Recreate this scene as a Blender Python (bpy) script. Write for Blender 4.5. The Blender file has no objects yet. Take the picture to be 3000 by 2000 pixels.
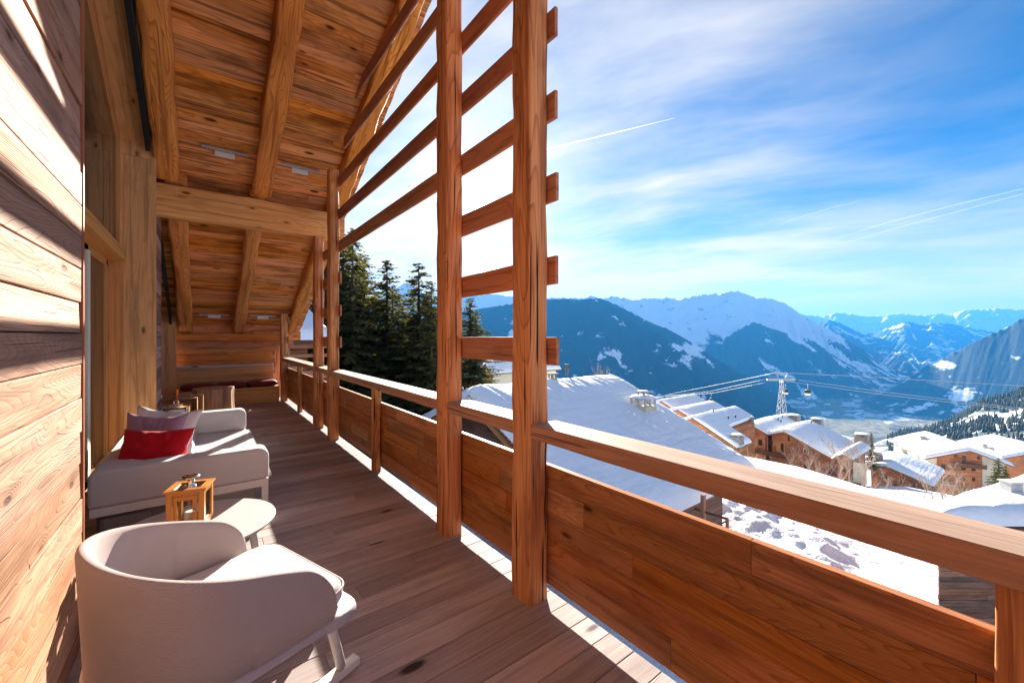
import bpy, math, random
from mathutils import Vector, Matrix, noise as N
R = math.radians
random.seed(7)
sc = bpy.context.scene
# ---------------------------------------------------------------- camera
YAW = R(37.3); S, C_ = math.sin(YAW), math.cos(YAW)
cam = bpy.data.cameras.new("camera"); camo = bpy.data.objects.new("camera", cam)
sc.collection.objects.link(camo); sc.camera = camo
camo.location = (0, 0, 1.6); camo.rotation_euler = (R(90), 0, -YAW)
cam.sensor_width = 36; cam.lens = 36 * 1190 / 3000
cam.shift_y = -0.005; cam.clip_start = 0.05; cam.clip_end = 120000
# ---------------------------------------------------------------- sun, sky, exposure
SUN = Vector((.5055, .7980, .3282)).normalized()
SUN_STR, SKY_STR, EXPO = 5.0, 0.055, 2.2
ld = bpy.data.lights.new("sun", 'SUN'); ld.energy = SUN_STR; ld.angle = R(.5); ld.color = (1, .90, .77)
lo = bpy.data.objects.new("sun", ld); sc.collection.objects.link(lo)
lo.rotation_euler = SUN.to_track_quat('Z', 'Y').to_euler()
sc.view_settings.view_transform = 'Standard'; sc.view_settings.look = 'None'
sc.view_settings.exposure = EXPO; sc.view_settings.gamma = 1
sc.cycles.use_denoising = True
sc.cycles.max_bounces = 10; sc.cycles.diffuse_bounces = 6; sc.cycles.volume_bounces = 1
sc.cycles.caustics_reflective = False; sc.cycles.caustics_refractive = False
sc.cycles.sample_clamp_indirect = 6


class NT:
    """tiny node-graph helper"""
    def __init__(s, tree): s.t = tree; s.n = tree.nodes; s.l = tree.links
    def new(s, typ, props=None, **ins):
        nd = s.n.new(typ)
        for k, v in (props or {}).items(): setattr(nd, k, v)
        for k, v in ins.items():
            key = int(k[1:]) if k[0] == '_' and k[1:].isdigit() else k.replace('_', ' ')
            s.put(nd.inputs[key], v)
        return nd
    def put(s, sock, v):
        if isinstance(v, bpy.types.NodeSocket): s.l.new(v, sock)
        elif isinstance(v, bpy.types.Node): s.l.new(v.outputs[0], sock)
        else: sock.default_value = v
    def m(s, op, a, b=0, c=0, clamp=False):
        nd = s.n.new('ShaderNodeMath'); nd.operation = op; nd.use_clamp = clamp
        for i, v in enumerate((a, b, c)): s.put(nd.inputs[i], v)
        return nd.outputs[0]
    def vm(s, op, a, b=(0, 0, 0)):
        nd = s.n.new('ShaderNodeVectorMath'); nd.operation = op
        s.put(nd.inputs[0], a)
        if op == 'SCALE': s.put(nd.inputs['Scale'], b)
        else: s.put(nd.inputs[1], b)
        return nd.outputs['Value'] if op in ('DOT_PRODUCT', 'LENGTH') else nd.outputs[0]
    def noise(s, v, scale=1, detail=2, rough=.5, dist=0):
        nd = s.new('ShaderNodeTexNoise', None, Vector=v, Scale=scale, Detail=detail, Roughness=rough, Distortion=dist)
        return nd.outputs[0]
    def mix(s, f, a, b, mode='MIX'):
        nd = s.n.new('ShaderNodeMix'); nd.data_type = 'RGBA'; nd.blend_type = mode
        s.put(nd.inputs[0], f); s.put(nd.inputs[6], a); s.put(nd.inputs[7], b)
        return nd.outputs[2]
    def ss(s, v, a, b, lo=0., hi=1.):
        nd = s.n.new('ShaderNodeMapRange'); nd.interpolation_type = 'SMOOTHSTEP'
        for i, x in enumerate((v, a, b, lo, hi)): s.put(nd.inputs[i], x)
        return nd.outputs[0]


def c4(c): return (c[0], c[1], c[2], 1)


# world: sky with thin cirrus
w = bpy.data.worlds.new("World"); sc.world = w; w.use_nodes = True
g = NT(w.node_tree); g.n.clear()
sky = g.new('ShaderNodeTexSky', dict(sky_type='NISHITA', sun_disc=False, sun_elevation=math.asin(SUN.z),
            sun_rotation=math.atan2(SUN.x, SUN.y), altitude=1500, air_density=1.0, dust_density=.35, ozone_density=3.0))
tc = g.new('ShaderNodeTexCoord'); d = tc.outputs['Generated']
sp = g.new('ShaderNodeSeparateXYZ', None, Vector=d)
iz = g.m('DIVIDE', 1, g.m('ADD', g.m('MAXIMUM', sp.outputs[2], 0.0), .13))
pl = g.vm('SCALE', d, iz)
rot = g.new('ShaderNodeMapping', None, Vector=pl, Rotation=(0, 0, R(-100)), Scale=(.45, 1.0, 0.0))
warp = g.noise(rot.outputs[0], .8, 3, .5)
wv = g.vm('ADD', rot.outputs[0], g.vm('SCALE', g.new('ShaderNodeCombineXYZ', None, X=warp, Y=warp).outputs[0], .25))
c1 = g.noise(g.vm('MULTIPLY', wv, (.5, 1.6, 1)), 1.0, 8, .62)
c2 = g.noise(g.vm('MULTIPLY', wv, (.6, 4.5, 1)), 1.0, 6, .6)
cl = g.m('ADD', g.m('MULTIPLY', g.ss(c1, .36, .72), .75), g.m('MULTIPLY', g.ss(c2, .40, .75), .45))
sd = g.vm('DOT_PRODUCT', g.vm('NORMALIZE', d), tuple(SUN))
near = g.ss(sd, .55, 1.0)
hor = g.ss(sp.outputs[2], .42, .0)
away = g.m('MULTIPLY', g.m('MULTIPLY', g.ss(sd, .95, .68), g.ss(sd, -.1, .35)), g.ss(sp.outputs[2], .08, .42))
behind = g.ss(sd, .3, -.15)  # unseen cloud veil opposite the sun, added to brighten and warm the balcony
cov = g.m('SUBTRACT', g.m('ADD', g.m('MULTIPLY', near, .8), g.m('MULTIPLY', hor, .6)), g.m('MULTIPLY', away, .25))
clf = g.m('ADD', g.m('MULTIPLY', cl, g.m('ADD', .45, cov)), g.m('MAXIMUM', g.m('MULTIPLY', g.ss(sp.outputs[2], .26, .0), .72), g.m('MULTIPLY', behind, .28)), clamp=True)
skyc = g.mix(1, sky.outputs[0], g.mix(away, (.56, .62, .66, 1), (.0, .36, .60, 1)), 'MULTIPLY')
ccol = g.mix(1, (1, 1, 1, 1), g.m('ADD', 3.2, g.m('ADD', g.m('MULTIPLY', near, 1.0), g.m('MULTIPLY', hor, 1.3))), 'MULTIPLY')
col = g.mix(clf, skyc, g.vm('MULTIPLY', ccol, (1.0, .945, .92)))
glow = g.m('ADD', g.m('MULTIPLY', g.m('POWER', g.m('MAXIMUM', sd, 0), 1400), 60), g.m('MULTIPLY', g.m('POWER', g.m('MAXIMUM', sd, 0), 70), 3))
col = g.vm('ADD', col, g.mix(1, (1, .97, .92, 1), glow, 'MULTIPLY'))
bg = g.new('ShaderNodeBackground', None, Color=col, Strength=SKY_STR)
g.new('ShaderNodeOutputWorld', None, Surface=bg.outputs[0])


# ---------------------------------------------------------------- helpers
def at(u, v, d):
    l = (u - 1500) / 1190 * d
    return Vector((S * d + C_ * l, C_ * d - S * l, 1.6 - (v - 985) * d / 1190))


def ud(x, y):
    d = S * x + C_ * y; l = C_ * x - S * y
    return (1500 + 1190 * l / d if d > .1 else (9999 if l > 0 else -9999)), d


class MB:
    def __init__(s): s.v = []; s.f = []; s.gc = []; s.rn = []; s.sm = []
    def add(s, vs, fs, gc=None, rn=None, smooth=False):
        o = len(s.v); s.v += [tuple(p) for p in vs]
        s.f += [tuple(i + o for i in f) for f in fs]; s.sm += [smooth] * len(fs)
        s.gc += [tuple(p) for p in (gc if gc is not None else vs)]
        s.rn += [random.random() if rn is None else rn] * len(vs)
    def box(s, c, size, axes=None, grain=0, rn=None, off=None, skew=None):
        """c centre, size along local axes, grain = index of the local axis the grain runs along"""
        c = Vector(c); ax = axes or (Vector((1, 0, 0)), Vector((0, 1, 0)), Vector((0, 0, 1)))
        off = off or Vector([random.uniform(0, 60) for _ in range(3)])
        vs, gc = [], []; o = [grain, (grain + 1) % 3, (grain + 2) % 3]
        for k in range(8):
            q = [(-.5, .5)[k >> i & 1] * size[i] for i in range(3)]
            p = c + ax[0] * q[0] + ax[1] * q[1] + ax[2] * q[2]
            vs.append(p); gc.append((off[0] + q[o[0]], off[1] + q[o[1]], off[2] + q[o[2]]))
        s.add(vs, [(0, 2, 3, 1), (4, 5, 7, 6), (0, 1, 5, 4), (2, 6, 7, 3), (0, 4, 6, 2), (1, 3, 7, 5)], gc, rn)
    def b2(s, lo, hi, grain=0, rn=None):
        s.box([(a + b) / 2 for a, b in zip(lo, hi)], [b - a for a, b in zip(lo, hi)], None, grain, rn)
    def timber(s, p0, p1, w, h, up=(0, 0, 1), r=.012, amp=.004, seg=None, rn=None, taper=1., cs=3):
        p0, p1 = Vector(p0), Vector(p1); L = (p1 - p0).length; t = (p1 - p0) / L
        sx = t.cross(Vector(up)).normalized(); uy = sx.cross(t)
        n = seg or max(4, int(L / .12)); prof = []
        for cx, cy, a0 in ((1, 1, 0), (-1, 1, 90), (-1, -1, 180), (1, -1, 270)):
            for k in range(cs):
                a = R(a0 + 90 * k / (cs - 1)); prof.append((cx * (w / 2 - r) + r * math.cos(a), cy * (h / 2 - r) + r * math.sin(a)))
            # mid point of the face
            nx, ny = {(1, 1): (0, 1), (-1, 1): (-1, 0), (-1, -1): (0, -1), (1, -1): (1, 0)}[(cx, cy)]
            prof.append((nx * w / 2, ny * h / 2))
        off = Vector([random.uniform(0, 60) for _ in range(3)]); M = len(prof); vs, gc = [], []
        for i in range(n + 1):
            f = i / n; q = p0 + t * L * f; k = 1 + (taper - 1) * f
            for (a, b) in prof:
                nn = N.noise(Vector((a * 7, b * 7, f * L * 2.2)) + off) + .5 * N.noise(Vector((a * 22, b * 22, f * L * 8)) + off)
                m = 1 + amp * nn / (.5 * math.hypot(w, h)) * 2
                vs.append(q + sx * a * k * m + uy * b * k * m); gc.append((off[0] + f * L, off[1] + a, off[2] + b))
        fs = []
        for i in range(n):
            for j in range(M):
                j2 = (j + 1) % M; fs.append((i * M + j, i * M + j2, (i + 1) * M + j2, (i + 1) * M + j))
        rn = random.random() if rn is None else rn
        s.add(vs, fs, gc, rn, True)
        s.add(vs[:M], [tuple(range(M - 1, -1, -1))], gc[:M], rn); s.add(vs[-M:], [tuple(range(M))], gc[-M:], rn)
    def tube(s, pts, r, k=8, cap=True, rn=None):
        pts = [Vector(p) for p in pts]; rr = r if isinstance(r, (list, tuple)) else [r] * len(pts)
        vs, fs = [], []; a = None
        for i, p in enumerate(pts):
            t = (pts[min(i + 1, len(pts) - 1)] - pts[max(i - 1, 0)]).normalized()
            if a is None: a = t.orthogonal().normalized()
            a = (a - t * a.dot(t)).normalized(); b = t.cross(a)
            for j in range(k):
                an = 2 * math.pi * j / k; vs.append(p + (a * math.cos(an) + b * math.sin(an)) * rr[i])
        for i in range(len(pts) - 1):
            for j in range(k):
                j2 = (j + 1) % k; fs.append((i * k + j, i * k + j2, (i + 1) * k + j2, (i + 1) * k + j))
        if cap: fs.append(tuple(range(k - 1, -1, -1))); fs.append(tuple((len(pts) - 1) * k + j for j in range(k)))
        s.add(vs, fs, None, rn, True)
    def lathe(s, prof, c=(0, 0, 0), k=32, squash=None):
        c = Vector(c); vs, fs = [], []
        for (r, z) in prof:
            for j in range(k):
                a = 2 * math.pi * j / k; m = 1 if squash is None else squash(a, z)
                vs.append(c + Vector((r * m * math.cos(a), r * m * math.sin(a), z)))
        for i in range(len(prof) - 1):
            for j in range(k):
                j2 = (j + 1) % k; fs.append((i * k + j, i * k + j2, (i + 1) * k + j2, (i + 1) * k + j))
        fs.append(tuple(range(k - 1, -1, -1))); fs.append(tuple((len(prof) - 1) * k + j for j in range(k)))
        gc = [(v[2], v[0], v[1]) for v in vs]
        s.add(vs, fs, gc, None, True); s.sm[-1] = s.sm[-2] = False
    def grid(s, fn, nu, nv, flip=False, smooth=True, gcf=None):
        vs = [fn(i / nu, j / nv) for j in range(nv + 1) for i in range(nu + 1)]; W = nu + 1
        fs = [(j * W + i, j * W + i + 1, (j + 1) * W + i + 1, (j + 1) * W + i) for j in range(nv) for i in range(nu)]
        if flip: fs = [f[::-1] for f in fs]
        s.add(vs, fs, [gcf(p) for p in vs] if gcf else None, .5, smooth)
    def prism(s, poly, t, axes=None, org=(0, 0, 0)):
        """poly in local (a,b), extruded by t along the third axis"""
        ax = axes or (Vector((1, 0, 0)), Vector((0, 1, 0)), Vector((0, 0, 1))); o = Vector(org); n = len(poly)
        vs = [o + ax[0] * a + ax[1] * b for a, b in poly] + [o + ax[0] * a + ax[1] * b + ax[2] * t for a, b in poly]
        fs = [tuple(range(n - 1, -1, -1)), tuple(range(n, 2 * n))] + [(i, (i + 1) % n, n + (i + 1) % n, n + i) for i in range(n)]
        s.add(vs, fs)
    def build(s, name, mat, parent=None, bev=0, sub=0, loc=None):
        me = bpy.data.meshes.new(name); me.from_pydata(s.v, [], s.f)
        me.polygons.foreach_set('use_smooth', s.sm)
        a = me.attributes.new('gc', 'FLOAT_VECTOR', 'POINT'); a.data.foreach_set('vector', [x for p in s.gc for x in p])
        a = me.attributes.new('rnd', 'FLOAT', 'POINT'); a.data.foreach_set('value', s.rn)
        me.materials.append(mat); o = bpy.data.objects.new(name, me); sc.collection.objects.link(o)
        if parent: o.parent = parent
        if bev:
            b = o.modifiers.new('bevel', 'BEVEL'); b.width = bev; b.segments = 2; b.limit_method = 'ANGLE'; b.angle_limit = R(40)
        if sub: b = o.modifiers.new('sub', 'SUBSURF'); b.levels = sub; b.render_levels = sub
        if loc: o.location = loc
        me.update(); return o


def tag(o, label=None, cat=None, group=None, kind=None):
    for k, v in (('label', label), ('category', cat), ('group', group), ('kind', kind)):
        if v: o[k] = v
    return o


def thing(name, label, cat, loc=(0, 0, 0), rz=0, group=None):
    o = bpy.data.objects.new(name, None); sc.collection.objects.link(o)
    o.location = loc; o.rotation_euler = (0, 0, rz); o.empty_display_size = .2
    return tag(o, label, cat, group)


def copy_thing(o, loc, rz=0, label=None, scale=None):
    r = o.copy(); sc.collection.objects.link(r); r.location = loc; r.rotation_euler = (0, 0, rz)
    if scale: r.scale = scale
    if label: r['label'] = label
    for ch in list(o.children):
        c = ch.copy(); sc.collection.objects.link(c); c.parent = r
        for g2 in list(ch.children):
            e = g2.copy(); sc.collection.objects.link(e); e.parent = c
    return r


# ---------------------------------------------------------------- materials
def newmat(name):
    m = bpy.data.materials.new(name); m.use_nodes = True; g = NT(m.node_tree); g.n.clear(); return m, g


def finish(g, col, rough=.6, hgt=None, bd=.01, bs=1., **kw):
    p = g.new('ShaderNodeBsdfPrincipled', None, Base_Color=col, Roughness=rough)
    for k, v in kw.items(): g.put(p.inputs[k.replace('_', ' ')], v)
    if hgt is not None:
        b = g.new('ShaderNodeBump', None, Height=hgt, Distance=bd, Strength=bs); g.l.new(b.outputs[0], p.inputs['Normal'])
    g.new('ShaderNodeOutputMaterial', None, Surface=p.outputs[0]); return p


def wood(name, base, light, dark, ringn=26, knots=.35, var=.5, rough=.62, bump=.006, ringmix=.55, stain=.5, crack=1., kscale=1., streak=.6, spec=.12, crs=70, ks=.115):
    m, g = newmat(name)
    gc = g.new('ShaderNodeAttribute', dict(attribute_name='gc')).outputs['Vector']
    rn = g.new('ShaderNodeAttribute', dict(attribute_name='rnd')).outputs['Fac']
    q3 = g.new('ShaderNodeSeparateXYZ', None, Vector=gc)
    kvec = g.new('ShaderNodeCombineXYZ', None, X=g.m('MULTIPLY', q3.outputs[0], 2.4 * kscale), Y=g.m('MULTIPLY', g.m('ADD', q3.outputs[1], q3.outputs[2]), 6.0 * kscale)).outputs[0]
    vo = g.new('ShaderNodeTexVoronoi', None, Vector=kvec, Scale=1.0)
    kd = vo.outputs['Distance']; kr = g.new('ShaderNodeSeparateColor', None, Color=vo.outputs['Color']).outputs[0]
    kon = g.m('LESS_THAN', kr, knots)
    bulge = g.m('MULTIPLY', g.ss(kd, .42, .0), kon)
    n1 = g.noise(g.vm('MULTIPLY', gc, (.5, 4.6, 4.6)), 1, 1.5, .45)
    ph = g.m('MULTIPLY', g.m('ADD', n1, g.m('MULTIPLY', bulge, .13)), ringn)
    fr = g.m('FRACT', ph); ring = g.m('POWER', fr, 2.2)
    ring = g.m('MULTIPLY', ring, g.ss(fr, 1.0, .93))
    fine = g.noise(g.vm('MULTIPLY', gc, (2.5, 150, 150)), 1, 2, .6)
    st = g.noise(g.vm('MULTIPLY', gc, (1.1, 3.2, 3.2)), 1, 4, .6)
    sk = g.noise(g.vm('MULTIPLY', gc, (.7, 17, 17)), 1, 4, .65)
    cr = g.noise(g.vm('MULTIPLY', gc, (1.1, crs, crs)), 1, 1, .5)
    crk = g.ss(cr, .66, .73)
    knot = g.m('MULTIPLY', g.ss(g.m('ADD', kd, g.m('MULTIPLY', g.m('SUBTRACT', sk, .5), .12)), ks, ks * .55), kon)
    col = g.mix(g.m('MULTIPLY', ring, ringmix), c4(light), c4(base))
    col = g.mix(g.m('MULTIPLY', g.ss(fr, .75, .97), ringmix * .8), col, c4([b * .55 + d_ * .2 for b, d_ in zip(base, dark)]))
    col = g.mix(g.ss(st, .48, .68, 0, stain), col, c4([b * .45 + d_ * .4 for b, d_ in zip(base, dark)]))
    col = g.mix(g.ss(sk, .48, .66, 0, streak), col, c4([b * .28 + d_ * .3 for b, d_ in zip(base, dark)]))
    col = g.mix(g.ss(sk, .46, .30, 0, streak * .35), col, c4(light))
    col = g.mix(g.m('MULTIPLY', g.ss(fine, .35, .7), .35), col, c4([b * .6 for b in base]))
    col = g.mix(g.ss(kd, .24, .07, 0, .5), col, g.mix(kon, col, c4([b * .5 for b in base])))
    col = g.mix(g.m('MULTIPLY', knot, .85), col, c4(dark))
    col = g.mix(g.m('MULTIPLY', crk, .75 * crack), col, c4([x * .6 for x in dark]))
    hs = g.new('ShaderNodeHueSaturation', None, Color=col, Hue=g.m('ADD', .5, g.m('MULTIPLY', g.m('SUBTRACT', g.m('FRACT', g.m('MULTIPLY', rn, 7.3)), .5), .009)),
               Saturation=g.m('ADD', 1.0 - .2 * var, g.m('MULTIPLY', g.m('FRACT', g.m('MULTIPLY', rn, 13.7)), .35 * var)),
               Value=g.m('ADD', 1 - var * .55, g.m('MULTIPLY', rn, var)))
    h = g.m('SUBTRACT', g.m('ADD', g.m('MULTIPLY', ring, -.35), g.m('MULTIPLY', fine, .3)), g.m('ADD', g.m('MULTIPLY', crk, .8 * crack), g.m('MULTIPLY', knot, .3)))
    finish(g, hs.outputs[0], rough, h, bump, .8, Specular_IOR_Level=spec); return m


def plain(name, col, rough=.5, metal=0, bump=0, bscale=40, **kw):
    m, g = newmat(name)
    tcn = g.new('ShaderNodeTexCoord').outputs['Object']; n = g.noise(tcn, bscale, 3)
    c = g.mix(g.ss(n, .3, .7, 0, .35), c4(col), c4([x * .8 for x in col]))
    finish(g, c, rough, n if bump else None, bump or .01, .6, Metallic=metal, **kw); return m


def fabric(name, col, k=900, bump=.0012, sheen=.1):
    m, g = newmat(name); t = g.new('ShaderNodeTexCoord').outputs['Object']; q = g.new('ShaderNodeSeparateXYZ', None, Vector=t)
    a = g.m('SINE', g.m('MULTIPLY', g.m('ADD', q.outputs[0], g.m('MULTIPLY', q.outputs[1], 1.13)), k)); b = g.m('SINE', g.m('MULTIPLY', g.m('ADD', q.outputs[2], g.m('MULTIPLY', q.outputs[0], .35)), k))
    wv = g.m('MULTIPLY', a, b); w2 = g.noise(t, k * .35, 2); w3 = g.noise(t, 4.5, 4, .6)
    c = g.mix(g.ss(g.m('ADD', wv, g.m('MULTIPLY', w2, 1.2)), -.4, 1.4, 0, .5), c4(col), c4([x * .62 for x in col]))
    c = g.mix(g.ss(w3, .40, .75, 0, .28), c, c4([x * .72 for x in col]))
    finish(g, c, .95, g.m('ADD', g.m('MULTIPLY', wv, .5), g.m('ADD', w2, g.m('MULTIPLY', w3, 2.5))), bump, .6, Sheen_Weight=sheen, Specular_IOR_Level=.1); return m


M = {}
M['post'] = wood('weathered_beam_wood', (.60, .20, .060), (.76, .34, .13), (.07, .022, .009), 20, .28, .18, .6, .014, .6, .6, 1.4, 1, .7, .12, 48)
M['rafter'] = wood('rafter_wood', (.62, .21, .045), (.80, .34, .09), (.10, .03, .010), 30, .15, .2, .55, .010, .8, .35, .8)
M['beam'] = wood('tie_beam_wood', (.74, .30, .085), (.84, .40, .14), (.12, .04, .015), 9, .55, .12, .6, .006, .3, .3, .5, ks=.13)
M['ceil'] = wood('ceiling_board_wood', (.58, .19, .042), (.80, .33, .095), (.04, .012, .005), 14, .6, .42, .5, .004, .5, .9, .6, .8, streak=.9, ks=.15)
M['endwall'] = wood('red_larch_wood', (.60, .185, .040), (.72, .28, .07), (.09, .025, .008), 16, .3, .45, .55, .004, .5, .5, .5)
M['panel'] = wood('railing_board_wood', (.40, .135, .036), (.54, .215, .065), (.06, .018, .007), 42, .38, .55, .5, .0025, .6, .7, .35, ks=.13)
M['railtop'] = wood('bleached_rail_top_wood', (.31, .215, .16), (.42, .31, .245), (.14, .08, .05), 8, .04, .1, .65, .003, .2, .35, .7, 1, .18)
M['rail'] = wood('handrail_wood', (.40, .185, .10), (.52, .28, .17), (.14, .06, .03), 10, .04, .1, .6, .003, .3, .25, .9, 1, .3)
M['slat'] = wood('slat_wood', (.44, .165, .085), (.55, .24, .13), (.10, .04, .02), 12, .1, .25, .6, .004, .4, .3, .5)
M['floor'] = wood('bleached_deck_wood', (.40, .325, .31), (.50, .425, .405), (.02, .012, .010), 7, .30, .42, .7, .002, .2, .4, .3, .8, .28, .12, 70, .17)
M['wall'] = wood('sunburnt_plank_wood', (.31, .145, .08), (.43, .235, .145), (.07, .025, .014), 46, .35, .55, .7, .009, .36, .6, .7, 1, .55)
M['pilaster'] = wood('pale_pine_wood', (.72, .34, .125), (.80, .42, .17), (.16, .065, .028), 12, .6, .2, .6, .003, .4, .4, .2)
M['darkstrip'] = wood('purple_brown_wood', (.26, .13, .10), (.42, .25, .19), (.05, .022, .017), 18, .2, 1.0, .6, .004, .4, .4, .5)
M['jamb'] = wood('varnished_jamb_wood', (.62, .26, .075), (.66, .30, .10), (.2, .07, .02), 6, .02, .05, .4, .001, .15, .1, .0)
M['bench'] = wood('bench_pine_wood', (.50, .26, .10), (.60, .34, .15), (.12, .05, .02), 10, .2, .15, .55, .002, .3, .2, .2)
M['stump'] = wood('stump_wood', (.40, .22, .12), (.52, .32, .18), (.10, .05, .03), 6, .1, .1, .7, .004, .2, .7, .3)
M['barnwood'] = wood('brown_barn_planks', (.26, .12, .07), (.40, .20, .12), (.06, .025, .015), 14, .2, .8, .7, .01, .3, .5, .6)
M['lantern'] = wood('lantern_wood', (.52, .20, .05), (.60, .26, .07), (.15, .05, .02), 20, .0, .1, .35, .0005, .2, .1, .0)
M['chalet'] = wood('larch_cladding', (.42, .165, .060), (.56, .25, .10), (.09, .03, .012), 6, .1, .7, .7, .02, .25, .4, .3)
def cladding(name, base, light, dark, bw=.22):
    m, g = newmat(name); gc = g.new('ShaderNodeAttribute', dict(attribute_name='gc')).outputs['Vector']; q = g.new('ShaderNodeSeparateXYZ', None, Vector=gc)
    k = g.m('DIVIDE', q.outputs[1], bw); fl = g.m('FLOOR', k); ph = g.m('FLOOR', g.m('ADD', g.m('DIVIDE', q.outputs[0], 3.7), g.m('MULTIPLY', fl, .37)))
    wn = g.new('ShaderNodeTexWhiteNoise', dict(noise_dimensions='2D'), Vector=g.new('ShaderNodeCombineXYZ', None, X=fl, Y=ph).outputs[0]).outputs['Value']
    st = g.noise(g.vm('MULTIPLY', gc, (.5, 6, 1)), 1, 4, .6); big = g.noise(gc, .35, 3)
    col = g.mix(wn, c4(base), c4(light)); col = g.mix(g.ss(st, .45, .7, 0, .6), col, c4(dark)); col = g.mix(g.ss(big, .45, .7, 0, .5), col, c4([x * .55 for x in base]))
    gap = g.ss(g.m('ABSOLUTE', g.m('SUBTRACT', g.m('FRACT', k), .5)), .42, .49); col = g.mix(g.m('MULTIPLY', gap, .75), col, c4([x * .3 for x in dark]))
    finish(g, col, .75, g.m('SUBTRACT', g.m('MULTIPLY', wn, .3), gap), .03, .8); return m
M['clad'] = cladding('larch_cladding_boards', (.44, .155, .055), (.62, .26, .10), (.15, .05, .02))
M['darkclad'] = cladding('dark_cladding_boards', (.13, .062, .036), (.22, .11, .065), (.03, .014, .01))
M['darkwood'] = wood('dark_barn_wood', (.13, .062, .036), (.22, .11, .065), (.03, .014, .01), 6, .1, .8, .7, .01, .25, .4, .3)
M['fascia'] = wood('red_corner_board', (.30, .09, .035), (.36, .12, .05), (.08, .025, .01), 8, .02, .1, .45, .001, .2, .1, .2)
M['chairfab'] = fabric('lilac_grey_weave', (.47, .385, .37), 1150, .0022)
M['cushfab'] = fabric('pale_grey_cushion', (.60, .57, .555), 700, .0016)
M['sofafab'] = fabric('off_white_sofa_cloth', (.66, .63, .62), 700, .0016)
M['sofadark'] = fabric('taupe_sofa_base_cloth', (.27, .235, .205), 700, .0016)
M['red'] = fabric('red_cushion_cloth', (.60, .012, .022), 700, .0016)
M['mauve'] = fabric('mauve_cushion_cloth', (.44, .26, .33), 700, .0016)
M['white_cush'] = fabric('cream_cushion_cloth', (.72, .68, .66), 700, .0016)
M['bordeaux'] = plain('bordeaux_leather', (.14, .012, .022), .42, 0, .003, 18)
M['whitemetal'] = plain('white_powder_coat', (.72, .68, .66), .4)
M['tabletop'] = plain('pale_grey_laminate', (.50, .49, .48), .45)
M['chrome'] = plain('chrome', (.75, .75, .76), .12, 1)
M['greymetal'] = plain('grey_metal', (.42, .44, .46), .4, .6)
M['pylon'] = plain('galvanised_steel', (.36, .38, .40), .5, .3)
M['black'] = plain('black_gap_shade_and_core', (.006, .006, .007), .9)  # flat black: painted shade of the ceiling slot, also the plank wall's core
M['cream'] = plain('cream_render', (.62, .58, .44), .85, 0, .01, 3)
M['stone'] = plain('chimney_stone', (.30, .285, .26), .9, 0, .12, 2.2)
M['concrete'] = plain('balcony_concrete', (.55, .53, .50), .85)
M['led'] = plain('led_lens', (.55, .58, .66), .2)
M['candle'] = plain('white_candle_wax', (.85, .83, .80), .5)
M['darkmetal'] = plain('dark_metal', (.05, .05, .055), .4, .7)
m, g = newmat('dark_interior_glass'); finish(g, (.03, .032, .022, 1), .015, IOR=1.42); M['window'] = m  # opaque pane, darkness of the unlit interior is put into its base colour
m, g = newmat('clear_glass')
tr = g.new('ShaderNodeBsdfTransparent', None, Color=(.93, .95, .94, 1)); gl = g.new('ShaderNodeBsdfGlossy', None, Roughness=.02)
fr = g.new('ShaderNodeFresnel', None, IOR=1.45)
mx = g.new('ShaderNodeMixShader', None, _0=fr.outputs[0], _1=tr.outputs[0], _2=gl.outputs[0]); g.new('ShaderNodeOutputMaterial', None, Surface=mx.outputs[0]); M['glass'] = m


def snowmat(name, bumps, streak=False):
    m, g = newmat(name); t = g.new('ShaderNodeTexCoord').outputs['Object']
    if streak:
        v = g.new('ShaderNodeMapping', None, Vector=t, Rotation=(0, 0, R(streak)), Scale=(.28, 2.4, .5)).outputs[0]
        n = g.noise(v, 1, 4, .55, .4); hh = g.m('ADD', n, g.m('MULTIPLY', g.noise(t, 9, 3), .06))
    else:
        n = g.noise(t, bumps[1], 5, .6); hh = n
    c = g.mix(g.ss(g.noise(t, .7, 3), .4, .7, 0, .3), (.93, .95, .97, 1), (.88, .92, .96, 1))
    finish(g, c, .75, hh, bumps[0], 1.0, Subsurface_Weight=0.0); return m


M['roofsnow'] = snowmat('wind_streaked_roof_snow', (.12, 1), 77)
M['snow'] = snowmat('snow', (.10, 1.2))
M['snowcap'] = snowmat('snow_cap', (.04, 3))


def planks(mb, org, along, stack, length, height, wdt, thick, jit=.004, split=2.2, gap=.003, wj=.0, vary=None):
    """boards along 'along', stacked along 'stack', proud along stack x along"""
    along, stack = Vector(along).normalized(), Vector(stack).normalized(); nrm = stack.cross(along); org = Vector(org); h = 0
    while h < height - .01:
        wd = min(wdt * (1 + random.uniform(-wj, wj)), height - h)
        l = 0
        while l < length - .01:
            ln = split * random.uniform(.6, 1.5)
            if length - l - ln < split * .4: ln = length - l
            ln = min(ln, length - l); j = random.uniform(0, jit)
            c = org + along * (l + ln / 2) + stack * (h + wd / 2) + nrm * (thick / 2 + j)
            mb.box(c, (ln - .0015, wd - gap, thick), (along, stack, nrm), 0, vary() if vary else None); l += ln
        h += wd


exec_parts = []
# ================================================================ the balcony
X, Y, Z = Vector((1, 0, 0)), Vector((0, 1, 0)), Vector((0, 0, 1))
def rz_under(y): return 3.87 - .47 * (y - 7.63)        # underside of the rafters
def cz(y): return rz_under(y) + .21                    # underside of the ceiling boards

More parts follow.
